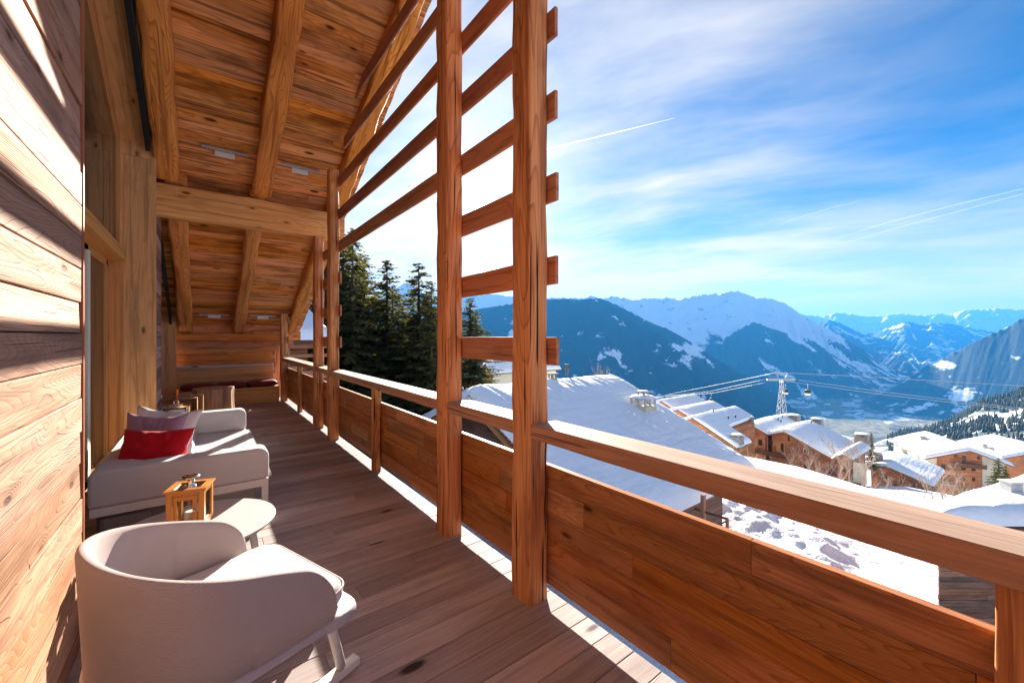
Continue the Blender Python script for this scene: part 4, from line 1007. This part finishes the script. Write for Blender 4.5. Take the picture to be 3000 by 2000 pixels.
mb = MB(); h.bx(mb, (h.x0 + 1.22, 13.2, -6.6), (h.x0 + 1.296, 14.5, -5.2)); w_ = mb.build('window', M['darkwood'], h.t); mb = MB(); h.bx(mb, (h.x0 + 1.20, 13.35, -6.5), (h.x0 + 1.219, 14.35, -5.3)); mb.build('pane', M['window'], w_)
mb = MB()
for q in range(34):      # roof tiles showing at the eave and verge
    h.bx(mb, (h.x0 - .02, h.r[0] + .27 * q, h.zr(h.r[0] + .27 * q) + .16), (h.x0 + .3, h.r[0] + .27 * q + .22, h.zr(h.r[0] + .27 * q) + .25))
mb.build('roof_tiles', M['greymetal'], h.roof)

# terrace houses below
k_ = 1.15
A2 = Chalet('farthest snow roof of the terrace, just above the big roof by the cream chimney', 128, 1938, 1176, name='chalet', group='wooden chalets of the village'); A2.eaves((1900, 1186), (2030, 1240)); A2.finish(20, A2.za - 12, M['clad'], .7)
A1 = Chalet('second snow roof of the terrace, with a stone chimney near its ridge', 108, 1986, 1202, group='wooden chalets of the village'); A1.eaves((1930, 1212), (2070, 1256)); A1.finish(19, A1.za - 12, M['clad'], .7); A1.chim(2091, 1212, 1.6, 1.6, .5)
B = Chalet('wooden chalet just right of the big roof, its gable partly hidden by the snow', 75 * k_, 2028, 1226, group='wooden chalets of the village'); B.eaves((1985, 1242), (2158.6, 1314)); B.finish(20, B.za - 15, M['clad'], .7, gx=80, gy=80, cut=(41.2, 6.5))
B.chim(2160, 1296, 1.9, 1.7, 1.25); B.stub(2134, 1234); B.stub(2155, 1230); B.stub(2090, 1212); B.chim(2204, 1232, .6, .6, .5)
B.window(2068, 1262, 2083, 1280, fr='jamb'); B.window(2096, 1274, 2104, 1284, fr='jamb'); B.window(2110, 1284, 2120, 1298, fr='jamb'); B.opening(2038, 1268, 2044, 1288)
B.balcony(2040, 1302, 2150, 1332, 1.4, 1.0); B.pole(2059, 1250, 1292); B.pole(2092, 1272, 1308); B.pole(2114, 1297, 1312)
Cc = Chalet('middle terrace chalet with a timber gable meeting its right neighbour in a snowy valley', 103, 2205, 1249, group='wooden chalets of the village'); Cc.eaves((2137, 1261), (2247, 1274)); Cc.finish(23, Cc.za - 16, M['clad'], .7, gx=80, gy=60)
Cc.chim(2326, 1232, 2.9, 2.4, 1.3); Cc.stub(2280, 1236); Cc.stub(2288, 1242); Cc.stub(2292, 1228)
Cc.window(2193, 1254, 2215, 1268, fr='jamb'); Cc.window(2208, 1285, 2216, 1304, fr='jamb'); Cc.window(2222, 1286, 2233, 1306, fr='darkwood'); Cc.opening(2209, 1284, 2218, 1312, 'jamb')
Cc.pole(2202, 1250, 1305, .3); Cc.pole(2248, 1275, 1330, .3)
Dd_ = Chalet('largest terrace chalet on the right, with a long snow roof, timber gable and fieldstone chimneys', 98, 2297, 1266, group='wooden chalets of the village'); Dd_.eaves((2248, 1275), (2436, 1345)); Dd_.finish(18.5, Dd_.za - 22, M['clad'], .75, gx=90, gy=90)
Dd_.chim(2394, 1242, 2.4, 2.2, 1.1); Dd_.chim(2526, 1300, 2.8, 2.6, 2.2); Dd_.stub(2364, 1240); Dd_.stub(2377, 1246); Dd_.stub(2408, 1296, .12, .15)
Dd_.window(2255, 1288, 2264, 1304, fr='darkwood'); Dd_.window(2308, 1276, 2314, 1293, fr='darkwood'); Dd_.window(2354, 1311, 2370, 1330); Dd_.opening(2275, 1296, 2286, 1326, 'jamb'); Dd_.window(2287, 1297, 2296, 1326, fr='darkwood'); Dd_.window(2254, 1332, 2262, 1345)
Dd_.window(2432, 1362, 2440, 1385, fr='darkwood'); Dd_.window(2356, 1358, 2366, 1376, fr='darkwood')
Dd_.balcony(2204, 1320, 2306, 1348, 1.3, 1.0); Dd_.pole(2297, 1272, 1330, .1); Dd_.pole(2272, 1316, 1360, .1)
# annex with the small gable on the right of it
An = Chalet('small gabled annex with a whitewashed end, at the right end of the largest terrace chalet', 84, 2469, 1333, group='wooden chalets of the village'); An.eaves((2438, 1345), (2498, 1349)); An.finish(14, An.za - 14, M['clad'], .6, gx=50, gy=40)
An.opening(2500, 1352, 2540, 1420, 'cream', 'plaster_end', .6); An.window(2470, 1360, 2478, 1384, fr='darkwood')
# chalet E
E_ = Chalet('lower chalet with a long right-hand slope, behind the bare trees', 95, 2595, 1367, group='wooden chalets of the village'); E_.eaves((2538, 1371), (2734, 1427)); E_.finish(16, E_.za - 14, M['clad'], .8, gx=70, gy=80)
E_.window(2579, 1390, 2600, 1406, fr='darkwood'); E_.window(2578, 1424, 2602, 1443, fr='darkwood'); E_.chim(2575, 1340, 1.5, 1.3, .6)
E_.balcony(2575, 1420, 2640, 1432, .3, .8, 'chalet')
# apartment building F
F = Chalet('tall pale and timber apartment building with brown balconies on the right, beyond the bare trees', 113.5, 2842, 1321, 30.6, 'apartment building', 'apartment_building'); F.eaves((2711, 1345), (2970, 1368)); F.finish(22, F.za - 18, M['cream'], .9, ov=1.1, lap=1.0, gx=70, gy=70, snowmat='snow')
a, b = F.onx(2744, 1345, F.x0 + 1.1), F.onx(2877, 1345, F.x0 + 1.1); mb = MB(); yy0, yy1 = min(a.y, b.y), max(a.y, b.y)
mb.prism([(yy0, F.zb + .5), (yy1, F.zb + .5), (yy1, F.zr(yy1) - .1), (F.ya, F.za - .1), (yy0, F.zr(yy0) - .1)], .12, (Y, Z, X), (F.x0 + .975, 0, 0)); mb.v = [tuple(Vector(v) + F.o) for v in mb.v]; mb.gc = [(v[1], v[2], v[0]) for v in mb.v]; mb.build('timber_facade', M['clad'], F.t)
F.balcony(2790, 1366, 2892, 1372, 1.5, 1.0, 'darkwood', 'darkwood'); F.balcony(2716, 1376, 2800, 1392, 1.4, .9, 'jamb', 'concrete'); F.balcony(2726, 1412, 2800, 1424, 1.4, .9, 'darkwood', 'concrete')
for (a, b, c, d2) in ((2818, 1334, 2830, 1352), (2863, 1335, 2872, 1346), (2794, 1331, 2804, 1338), (2816, 1398, 2828, 1410), (2847, 1398, 2857, 1410), (2757, 1358, 2770, 1376), (2757, 1398, 2770, 1412), (2816, 1364, 2829, 1378), (2846, 1366, 2858, 1380)): F.window(a, b, c, d2, .96, 'darkwood')
F.chim(2701, 1292, 1.7, 1.4, 1.2, 'cream', -1); F.chim(2826, 1296, .7, .7, 1.6, 'stone', 1, snowcap=False); F.chim(2840, 1300, 1.3, 1.0, 1.2, 'cream', 1, snowcap=False); F.chim(2855, 1302, .7, .7, 1.5, 'stone', 1, snowcap=False)
# side balconies on the left wall of F
mb = MB()
for zo in (2.7, 5.6, 8.4):
    zz_ = F.l[1] - zo; F.bx(mb, (F.x0 + 2, F.l[0] - 1.0, zz_ - .15), (F.x0 + 15, F.l[0] + .5, zz_), 0); F.bx(mb, (F.x0 + 2, F.l[0] + .42, zz_), (F.x0 + 15, F.l[0] + .5, zz_ + 1.0), 0)
mb.build('side_balconies', M['jamb'], F.t)
G_ = Chalet('snow-roofed house at the right edge behind the apartment building', 150, 3050, 1324, 30.6, 'house', 'house'); G_.eaves((2932, 1345), (3160, 1350)); G_.finish(26, G_.za - 14, M['clad'], .9, gx=40, gy=40, snowmat='snow'); G_.chim(2882, 1316, 1.8, 1.6, 1.8, 'cream', -1); G_.chim(2904, 1322, 1.8, 1.0, .8, 'stone', -1, snowcap=False); G_.chim(2966, 1300, 1.2, 1.0, .5, 'stone', -1, snowcap=False)
# near snow-roofed barn, its front square to the view
def F2(l, d_, z): return Vector((S * d_ + C_ * l, C_ * d_ - S * l, z))
t = thing('barn', 'low dark plank barn under thick smooth snow, at the right edge behind the handrail', 'barn', tuple(F2(14.2, 13.5, -7)), -YAW)
mb = MB(); O = Vector((14.2, 13.5, -7)); q0 = Vector
def L3(a, b, c): return (a - O.x, b - O.y, c - O.z)
planks(mb, L3(27, 13.55, -9.4), (-1, 0, 0), Z, 12.8, 4.75, .20, .05, .02, 3.5, .006, .2, None); mb.build('plank_front', M['barnwood'], t, bev=.004)
mb = MB(); mb.timber(L3(14.2, 13.48, -9.4), L3(14.2, 13.48, -4.7), .16, .16); mb.build('corner_post', M['slat'], t)
mb = MB(); mb.prism([(13.6 - O.x, 13.15 - O.y), (27 - O.x, 13.15 - O.y), (29 - O.x, 20.5 - O.y), (13.9 - O.x, 13.6 - O.y)], .16, org=(0, 0, -4.66 - O.z)); mb.prism([(14.3 - O.x, 13.6 - O.y), (26.9 - O.x, 13.6 - O.y), (28.6 - O.x, 20.2 - O.y)], 4.6, org=(0, 0, -9.4 - O.z)); rf = mb.build('roof', M['darkwood'], t)
mb = MB()
def bsn(a, b):
    e = (1 - (1 - min(1, min(a, 1 - a) * 9)) ** 2) ** .5 * (1 - (1 - min(1, min(b, 1 - b) * 4)) ** 2) ** .5
    A, B_2, Cc_, Dv = Vector((13.5, 13.05)), Vector((27.2, 13.05)), Vector((29.3, 20.8)), Vector((13.75, 13.6))
    p = A.lerp(B_2, a).lerp(Dv.lerp(Cc_, a), b); z = -4.5 + .56 * e * (1 + .12 * fbm((p.x * .5, p.y * .5, 1), 3)) + .035 * e * fbm((p.x * 3, p.y * 3, 1), 3) * (1 if b < .12 else .3)
    return L3(p.x, p.y, z)
mb.grid(bsn, 110, 60); mb.build('snow_layer', M['snow'], rf)
mb = MB(); mb.box(L3(17.95, 14.6, -3.85), (.46, .36, .42)); mb.box(L3(17.95, 14.6, -3.61), (.54, .44, .05)); 
for k in (-.13, 0, .13): mb.box(L3(17.95 + k, 14.41, -3.70), (.07, .02, .06))
mb.build('chimney', M['concrete'], rf, bev=.01)
# small timber porch by the corner of the big roof
t = thing('porch_railing', 'wooden porch post and handrail beside the snow heaps, under the corner of the big roof', 'railing', tuple(at(2060, 1524, 16.5)))
o_ = at(2060, 1524, 16.5); f_ = lambda u, v, d_: tuple(at(u, v, d_) - o_)
mb = MB(); mb.timber(f_(2060, 1530, 16.5), f_(2060, 1448, 16.5), .16, .16, X); mb.build('post', M['slat'], t)
mb = MB(); mb.timber(f_(2131, 1552, 15.8), f_(2131, 1518, 15.8), .09, .09, X); mb.build('post', M['slat'], t)
mb = MB(); mb.timber(f_(2034, 1489, 16.8), f_(2131, 1520, 15.8), .06, .09); mb.timber(f_(2100, 1540, 15.9), f_(2131, 1524, 15.8), .05, .05); mb.build('handrail', M['darkwood'], t)

# small white-walled house behind the big roof
h = Chalet('small snow-roofed house with white walls seen between the two large posts', 72, 1421, 1066, name='house', cat='house'); h.eaves((1404, 1084), (1438, 1098)); h.finish(17, h.za - 6, M['cream'], .5, gx=40, gy=30)
mb = MB(); h.bx(mb, (h.x0 + .85, h.r[0] + .7, h.zb), (h.x0 + .896, h.l[0] - .7, h.r[1] - .1)); mb.build('timber_gable', M['darkwood'], h.t)
for k in (5.5, 8.2, 12): 
    mb = MB(); h.bx(mb, (h.x0 + k, h.r[0] + .64, h.r[1] - 1.7), (h.x0 + k + 1.3, h.r[0] + .695, h.r[1] - .6)); w_ = mb.build('window', M['darkwood'], h.t); mb = MB(); h.bx(mb, (h.x0 + k + .12, h.r[0] + .60, h.r[1] - 1.6), (h.x0 + k + 1.18, h.r[0] + .639, h.r[1] - .7)); mb.build('pane', M['window'], w_)
# neighbour chalet at the far left
h = Chalet('snow-roofed timber chalet with a balcony seen past the far corner of the railing', 26, 897, 903, name='chalet'); h.x0, h.ya, h.za = -4, 28.7, 3.05; h.P = Vector((-4, 28.7, 3.05)); h.l, h.r = (35, 1.1), (22, 1.22); h.finish(9.3, -9, M['clad'], .5, lap=1.6, gx=60, gy=60)
mb = MB()
for x_ in (-3, -1, 1.2, 3.2, 4.6): h.bx(mb, (x_, 22.3, -1.2), (x_ + .18, 22.48, 1.2), 2)
h.bx(mb, (-4, 22.28, 1.0), (5.2, 22.5, 1.22), 0); h.bx(mb, (-4, 22.25, .55), (5.2, 22.5, .72), 0); mb.build('porch_posts', M['slat'], h.t)
mb = MB(); h.bx(mb, (-4, 21.8, -1.4), (5.0, 23.6, -1.2)); h.bx(mb, (-4, 21.8, .02), (5.0, 21.9, .16), 0); h.bx(mb, (-4, 21.82, -.5), (5.0, 21.86, -.08), 0); h.bx(mb, (-4, 21.81, -1.1), (5.0, 21.87, -.55), 0); mb.build('balcony', M['slat'], h.t)

# ---------------------------------------------------------------- fir trees
def fir_mesh(seed, H, Rb, dens=1.):
    rd = random.Random(seed); mb = MB(); nb = int(H * 13 * dens)
    for i in range(nb):
        f = .06 + .93 * ((i + rd.random()) / nb) ** 1.05; z = H * f; L = Rb * (1 - f) ** .8 * rd.uniform(.5, 1.12) + .18; a0_ = rd.random() * 6.283; L *= .72 + .75 * (.5 + .5 * N.noise(Vector((math.cos(a0_) * 1.6, math.sin(a0_) * 1.6, z * .35 + seed * 9))))
        a = a0_; dr = rd.uniform(.18, .45) * (1 - f * .5); ca, sa = math.cos(a), math.sin(a); n = max(2, int(L / .22)); tone = rd.random()
        for j in range(n + 1):
            s_ = j / n; r_ = L * s_; zz_ = z - dr * r_ + .10 * r_ * s_ * s_; c = Vector((ca * r_, sa * r_, zz_))
            for k in range(5 if s_ > .2 else 2):
                ln = rd.uniform(.35, .75) * (1 - s_ * .45) * min(1.2, .5 + L / 3); wd = rd.uniform(.05, .12) + .04 * (1 - s_)
                yaw = a + rd.uniform(-1.3, 1.3) ; dz = rd.uniform(-.75, .1); dv = Vector((math.cos(yaw), math.sin(yaw), dz)).normalized(); sd_ = dv.cross(Vector((rd.uniform(-.5, .5), rd.uniform(-.5, .5), 1))).normalized()
                p = c + Vector((rd.uniform(-.06, .06), rd.uniform(-.06, .06), rd.uniform(-.06, .06)))
                mb.add([p - sd_ * wd * .5, p + dv * ln * .55 - sd_ * wd, p + dv * ln, p + dv * ln * .55 + sd_ * wd], [(0, 1, 2, 3)], None, min(1, max(0, tone * .6 + rd.random() * .4)))
    me = mb
    tb = MB(); tb.tube([(0, 0, -3), (0, 0, H * .5), (0, 0, H * .99)], [H * .016, H * .010, .015], 8)
    for i in range(nb // 3):
        f = .08 + .9 * rd.random(); a = rd.random() * 6.28; L = Rb * (1 - f) ** .8 * .8; tb.tube([(0, 0, H * f), (L * .5 * math.cos(a), L * .5 * math.sin(a), H * f - .16 * L), (L * math.cos(a), L * math.sin(a), H * f - .3 * L)], [.03, .02, .008], 4, False)
    return me, tb
M['bark'] = plain('fir_bark', (.10, .065, .045), .9, 0, .02, 8)
m, g = newmat('near_fir_needles'); rn = g.new('ShaderNodeAttribute', dict(attribute_name='rnd')).outputs['Fac']
cc = g.mix(rn, (.035, .05, .028, 1), (.17, .17, .08, 1)); dfu = g.new('ShaderNodeBsdfDiffuse', None, Color=cc); trl = g.new('ShaderNodeBsdfTranslucent', None, Color=g.mix(rn, (.10, .12, .03, 1), (.36, .32, .09, 1)))
g.new('ShaderNodeOutputMaterial', None, Surface=g.new('ShaderNodeMixShader', None, _0=.42, _1=dfu.outputs[0], _2=trl.outputs[0]).outputs[0]); M['needles'] = m
ORD = ['first', 'second', 'third', 'fourth', 'fifth', 'sixth', 'seventh', 'eighth', 'ninth', 'tenth', 'eleventh', 'twelfth', 'thirteenth', 'fourteenth', 'fifteenth', 'sixteenth', 'seventeenth', 'eighteenth', 'nineteenth', 'twentieth', 'twenty-first']
protos = []
for sd_, H, Rb in ((1, 22, 5.2), (2, 20, 4.0), (3, 24, 6.2)):
    me, tb = fir_mesh(sd_, H, Rb); t = thing('fir_tree', 'x', 'tree', group='dark fir trees beyond the railing'); me.build('crown', M['needles'], t); tb.build('trunk', M['bark'], t); protos.append((t, H))
used = set()
firs = [(880, 700, 34, 0), (955, 640, 31, 2), (1006, 680, 33, 2), (1034, 664, 30, 1), (1068, 740, 36, 0), (1134, 756, 34, 1), (1105, 850, 42, 0), (1180, 880, 45, 2), (1227, 764, 33, 0), (1264, 818, 31, 1), (1300, 860, 36, 2), (1378, 868, 38, 0), (1345, 900, 44, 1), (1055, 800, 40, 2), (1150, 830, 40, 0), (1210, 850, 42, 2), (985, 730, 38, 0), (1248, 860, 40, 0), (1395, 905, 42, 2), (1015, 790, 45, 1)]
for i, (u, v, d_, k) in enumerate(firs):
    p0, H = protos[k]; P = at(u, v, d_); zb = -7.5; sc_ = (P.z - zb) / H
    r = p0 if k not in used else copy_thing(p0, (0, 0, 0)); used.add(k)
    r.location = (P.x, P.y, zb); r.scale = (sc_ * (1.0 + .22 * (i % 3)), sc_ * (1.0 + .22 * (i % 3)), sc_); r.rotation_euler = (0, 0, i * 1.7)
    r['label'] = '%s dark fir from the left in the group seen through the posts' % ORD[i]
# small conifers in the village
for (u, v, d_, hgt, lab, k) in ((2553, 1266, 96, 9, 'small dark conifer behind the right-hand fieldstone chimney', 1), (2925, 1340, 62, 11, 'yellowish pine in front of the apartment building, upper of two', 2), (2945, 1362, 60, 9, 'yellowish pine right beside the barn snow, by the end of the apartment building', 0), (2825, 1412, 58, 7, 'low yellowish pine at the foot of the apartment building', 2)):
    p0, H = protos[k]; P = at(u, v, d_); r = copy_thing(p0, (P.x, P.y, P.z - hgt), u, lab, (hgt / H,) * 3); r['group'] = 'conifers among the village houses'

# ---------------------------------------------------------------- bare trees
M['twig'] = plain('pale_bare_branches', (.36, .27, .21), .85); M['straw'] = plain('yellow_brushwood', (.48, .34, .17), .9)
def bare(seed, H, spread=.5, stems=1, mat='twig'):
    rd = random.Random(seed); mb = MB(); tk = MB()
    def grow(p, dv, L, r_, lv, out):
        pts = [p]; n = 4; q = p.copy(); v = dv.copy()
        for i in range(n): v = (v + Vector((rd.uniform(-1, 1), rd.uniform(-1, 1), rd.uniform(-.3, .6))) * .13).normalized(); q = q + v * L / n; pts.append(q.copy())
        out.tube(pts, [r_ * (1 - .75 * i / n) for i in range(n + 1)], 4 if lv else 6, False)
        if lv < 4:
            for _ in range((7, 4, 4, 3)[lv]):
                f = rd.uniform(.3 if lv == 0 else .2, 1); i = min(n - 1, int(f * n)); b = pts[i].lerp(pts[i + 1], f * n - i)
                an = rd.random() * 6.28; sd_ = Vector((math.cos(an), math.sin(an), rd.uniform(.3, 1.1))) ; grow(b, (v * (1 - spread) + sd_.normalized() * spread * 1.5).normalized(), L * rd.uniform(.38, .62), r_ * .48, lv + 1, mb)
    for s_ in range(stems):
        an = rd.random() * 6.28; tl = .12 if stems == 1 else .45; grow(Vector((rd.uniform(-.3, .3) * (stems > 1), rd.uniform(-.3, .3) * (stems > 1), -1)), Vector((math.cos(an) * tl, math.sin(an) * tl, 1)).normalized(), H * (.75 if stems == 1 else rd.uniform(.5, .9)), H * .012 + .02, 0 if stems == 1 else 1, tk)
    return mb, tk
bp = []
for sd_, H in ((11, 9), (12, 10), (13, 8)):
    a, b = bare(sd_, H); t = thing('bare_tree', 'x', 'tree', group='bare trees before the village houses'); a.build('branches', M['twig'], t); b.build('trunk', M['twig'], t); bp.append((t, H))
used = set(); bt = [(2322, 1296, 74), (2352, 1288, 73), (2384, 1336, 70), (2418, 1345, 68), (2446, 1318, 69), (2463, 1270, 72), (2492, 1282, 70), (2515, 1330, 66), (2535, 1296, 70), (2556, 1385, 64), (2580, 1370, 66), (2626, 1385, 63), (2652, 1405, 60), (2691, 1385, 60), (2735, 1390, 56), (2762, 1345, 58), (2780, 1352, 57), (2800, 1388, 54), (2715, 1425, 50), (2760, 1430, 48)]
for i, (u, v, d_) in enumerate(bt):
    p0, H = bp[i % 3]; P = at(u, v, d_); zb = min(ground(P.x, P.y), P.z - 6.5); sc_ = min(1.7, (P.z - zb) / H)
    r = p0 if i % 3 not in used else copy_thing(p0, (0, 0, 0)); used.add(i % 3); r.location = (P.x, P.y, P.z - sc_ * H); r.scale = (sc_ * .9, sc_ * .9, sc_); r.rotation_euler = (0, 0, i * 2.1)
    r['label'] = '%s leafless tree from the left in the row before the wooden chalets' % ORD[i]
bs = []
for i, (u, v, d_, H, lab) in enumerate(((2150, 1318, 40, 4.2, 'yellow brushwood bush at the far edge of the snow, left of the stone chimney'), (2178, 1305, 38, 4.6, 'tall straw-coloured bush on the snow edge before the terrace chalets'), (2202, 1318, 37, 4.2, 'leaning straw-coloured bush at the right of the pair of bushes'))):
    a, b = bare(30 + i, H, .6, 9); P = at(u, v, d_); t = thing('bush', lab, 'bush', (P.x, P.y, P.z - H), group='dry bushes on the snow edge'); a.build('twigs', M['straw'], t); b.build('stems', M['straw'], t)
t0 = bp[1][0]
for (u, v, d_, lab) in ((1746, 1074, 60, 'reddish leafless treetop just behind the ridge of the big roof'), (1773, 1084, 60, 'smaller reddish leafless treetop behind the end of the ridge of the big roof')):
    P = at(u, v, d_); copy_thing(t0, (P.x, P.y, P.z - 10), 1, lab, (1.1, 1.1, 1.0))['group'] = 'treetops behind the big roof'

# ---------------------------------------------------------------- gondola lift
PD = 180; base = at(2290, 1232, PD); ztop_ = at(2290, 1112, PD).z
t = thing('lift_pylon', 'tall lattice steel pylon of the gondola lift behind the terrace roofs', 'pylon', (base.x, base.y, base.z - 14), -YAW); Hp = ztop_ - base.z + 14
mb = MB(); wd = lambda f: 2.9 * (1 - f) + .75 * f if f > .45 else 5.3 - (5.3 - 1.95) * f / .45
wd = lambda f: 5.6 * (1 - f) ** 1.35 + .9
for a in (-1, 1):
    for b in (-1, 1): mb.tube([(a * wd(f / 14) / 2, b * wd(f / 14) / 2, Hp * f / 14) for f in range(15)], .09, 4)
for k in range(14):
    f0, f1 = k / 14, (k + 1) / 14
    for (p, q) in (((-1, -1), (1, -1)), ((1, -1), (1, 1)), ((1, 1), (-1, 1)), ((-1, 1), (-1, -1))):
        e = (p, q) if k % 2 else (q, p)
        mb.tube([(e[0][0] * wd(f0) / 2, e[0][1] * wd(f0) / 2, Hp * f0), (e[1][0] * wd(f1) / 2, e[1][1] * wd(f1) / 2, Hp * f1)], .07, 4)
        mb.tube([(p[0] * wd(f1) / 2, p[1] * wd(f1) / 2, Hp * f1), (q[0] * wd(f1) / 2, q[1] * wd(f1) / 2, Hp * f1)], .04, 4)
mb.build('lattice_mast', M['pylon'], t)
mb = MB(); mb.box((-1.2, 0, Hp + .2), (9.5, .5, .5)); mb.box((-1.5, 0, Hp + 2.9), (6, .3, .3)); mb.tube([(-.6, 0, Hp), (-2.6, 0, Hp + 2.9)], .14, 6); mb.tube([(1.0, 0, Hp), (3.0, 0, Hp + 2.9)], .2, 6); mb.build('crossarm', M['pylon'], t)
for sx, nm_ in ((-3.9, 1), (3.2, 1)):
    mb = MB(); mb.box((sx, 0, Hp + .4), (5.2, 1.0, .22)); mb.box((sx, 0, Hp + 1.4), (4.2, .08, .08)); 
    for k in range(9): mb.tube([(sx - 2.4 + k * .6, -.55, Hp - .1), (sx - 2.4 + k * .6, .55, Hp - .1)], .27, 8)
    mb.build('sheave_train', M['greymetal'], t)
def cable(lab, pts, r_):
    mb = MB(); P = [at(*p) for p in pts]; out = []
    for i in range(len(P) - 1):
        for k in range(10): f = k / 10; q = P[i].lerp(P[i + 1], f); q.z -= .0 ; out.append(q)
    out.append(P[-1]); mb.tube(out, r_, 5); tag(mb.build('cable', M['pylon']), lab, 'cable', 'cables of the gondola lift')
cable('upper communication cable running over the top of the pylon', [(1948, 1157, 330), (2085, 1130, 250), (2275, 1091, 180), (2500, 1101, 165), (2811, 1119, 150), (3010, 1131, 140)], .085)
cable('haul rope on the left of the pylon, upper of the two', [(1915, 1164, 330), (2080, 1146, 250), (2240, 1111, 181)], .075)
cable('haul rope on the left of the pylon, lower of the two', [(1950, 1161, 330), (2090, 1151, 250), (2242, 1120, 181)], .075)
cable('haul rope on the right of the pylon, lower of the two', [(2300, 1116, 179), (2600, 1157, 165), (3010, 1203, 140)], .075)
cable('haul rope on the right of the pylon carrying the nearest cabin', [(2341, 1113, 179), (2600, 1149, 160), (3010, 1198, 138)], .075)
def gondola(lab, u, v, d_, rz=0):
    P = at(u, v, d_); t = thing('gondola_cabin', lab, 'gondola', tuple(P), rz, 'gondola cabins on the lift')
    mb = MB(); pr = [(.55, -1.2), (.95, -1.05), (1.12, -.7)]; mb.lathe([(.5, -1.25), (.95, -1.15), (1.12, -.75), (1.13, -.45)], (0, 0, 0), 14); mb.build('cabin_body', M['whitemetal'], t)
    mb = MB(); mb.lathe([(1.10, -.45), (1.12, .1), (.95, .62), (.7, .85)], (0, 0, 0), 14); mb.build('cabin_windows', M['window'], t)
    mb = MB(); mb.lathe([(.8, .8), (.6, .98), (.2, 1.05)], (0, 0, 0), 14); mb.build('cabin_roof', M['greymetal'], t)
    mb = MB(); mb.tube([(0, 0, 1.0), (.1, 0, 1.7), (.25, 0, 2.3), (.25, 0, 3.2)], .08, 6); mb.box((.25, 0, 3.2), (.9, .2, .2)); mb.build('hanger', M['pylon'], t)
gondola('distant gondola cabin, left one of the close pair', 2048, 1171, 262); gondola('distant gondola cabin, right one of the close pair', 2083, 1170, 258)
gondola('gondola cabin partly hidden behind the pylon', 2301, 1146, 185); gondola('nearest gondola cabin, dark, hanging right of the pylon', 2366, 1148, 168)

# ---------------------------------------------------------------- contrails high in the sky
m, g = newmat('contrail_ice'); e_ = g.new('ShaderNodeBsdfTranslucent', None, Color=(1, 1, 1, 1)); t_ = g.new('ShaderNodeBsdfTransparent')
g.new('ShaderNodeOutputMaterial', None, Surface=g.new('ShaderNodeMixShader', None, _0=.16, _1=t_.outputs[0], _2=e_.outputs[0]).outputs[0]); M['trail'] = m
m, g = newmat('faded_contrail'); e_ = g.new('ShaderNodeBsdfTranslucent', None, Color=(1, 1, 1, 1)); t_ = g.new('ShaderNodeBsdfTransparent')
g.new('ShaderNodeOutputMaterial', None, Surface=g.new('ShaderNodeMixShader', None, _0=.022, _1=t_.outputs[0], _2=e_.outputs[0]).outputs[0]); M['trail2'] = m
for lab, pts, r_, mt in (('bright straight contrail right of the large post', [(1370, 492), (1605, 437), (1790, 392), (1978, 346)], [2, 26, 22, 6], 'trail'), ('faint contrail in the middle of the sky', [(2235, 680), (2330, 640), (2440, 608), (2560, 580)], [10, 26, 24, 8], 'trail2'),
                       ('upper of two faint contrails at the right edge', [(2380, 720), (2600, 652), (2800, 600), (3020, 548)], [8, 30, 38, 36], 'trail2'), ('lower of two faint contrails at the right edge', [(2440, 722), (2600, 676), (2760, 632), (2900, 594), (3020, 562)], [8, 26, 26, 30, 30], 'trail2')):
    mb = MB(); P = [at(u, v, 20000) for u, v in pts]; mb.tube(P, [x * .8 for x in r_], 8); tag(mb.build('contrail', M[mt]), lab, 'contrail', 'contrails in the sky')

# ---------------------------------------------------------------- mountain air
HAZE = 4.3e-5
m, g = newmat('blue_mountain_haze'); v = g.new('ShaderNodeVolumePrincipled', None, Color=(.045, .345, .86, 1), Density=HAZE, Anisotropy=.15); g.new('ShaderNodeOutputMaterial', None, Volume=v.outputs[0])
mb = MB(); mb.b2((-26500, -26500, -1500), (26500, 26500, 1420)); tag(mb.build('haze', m), kind='stuff')
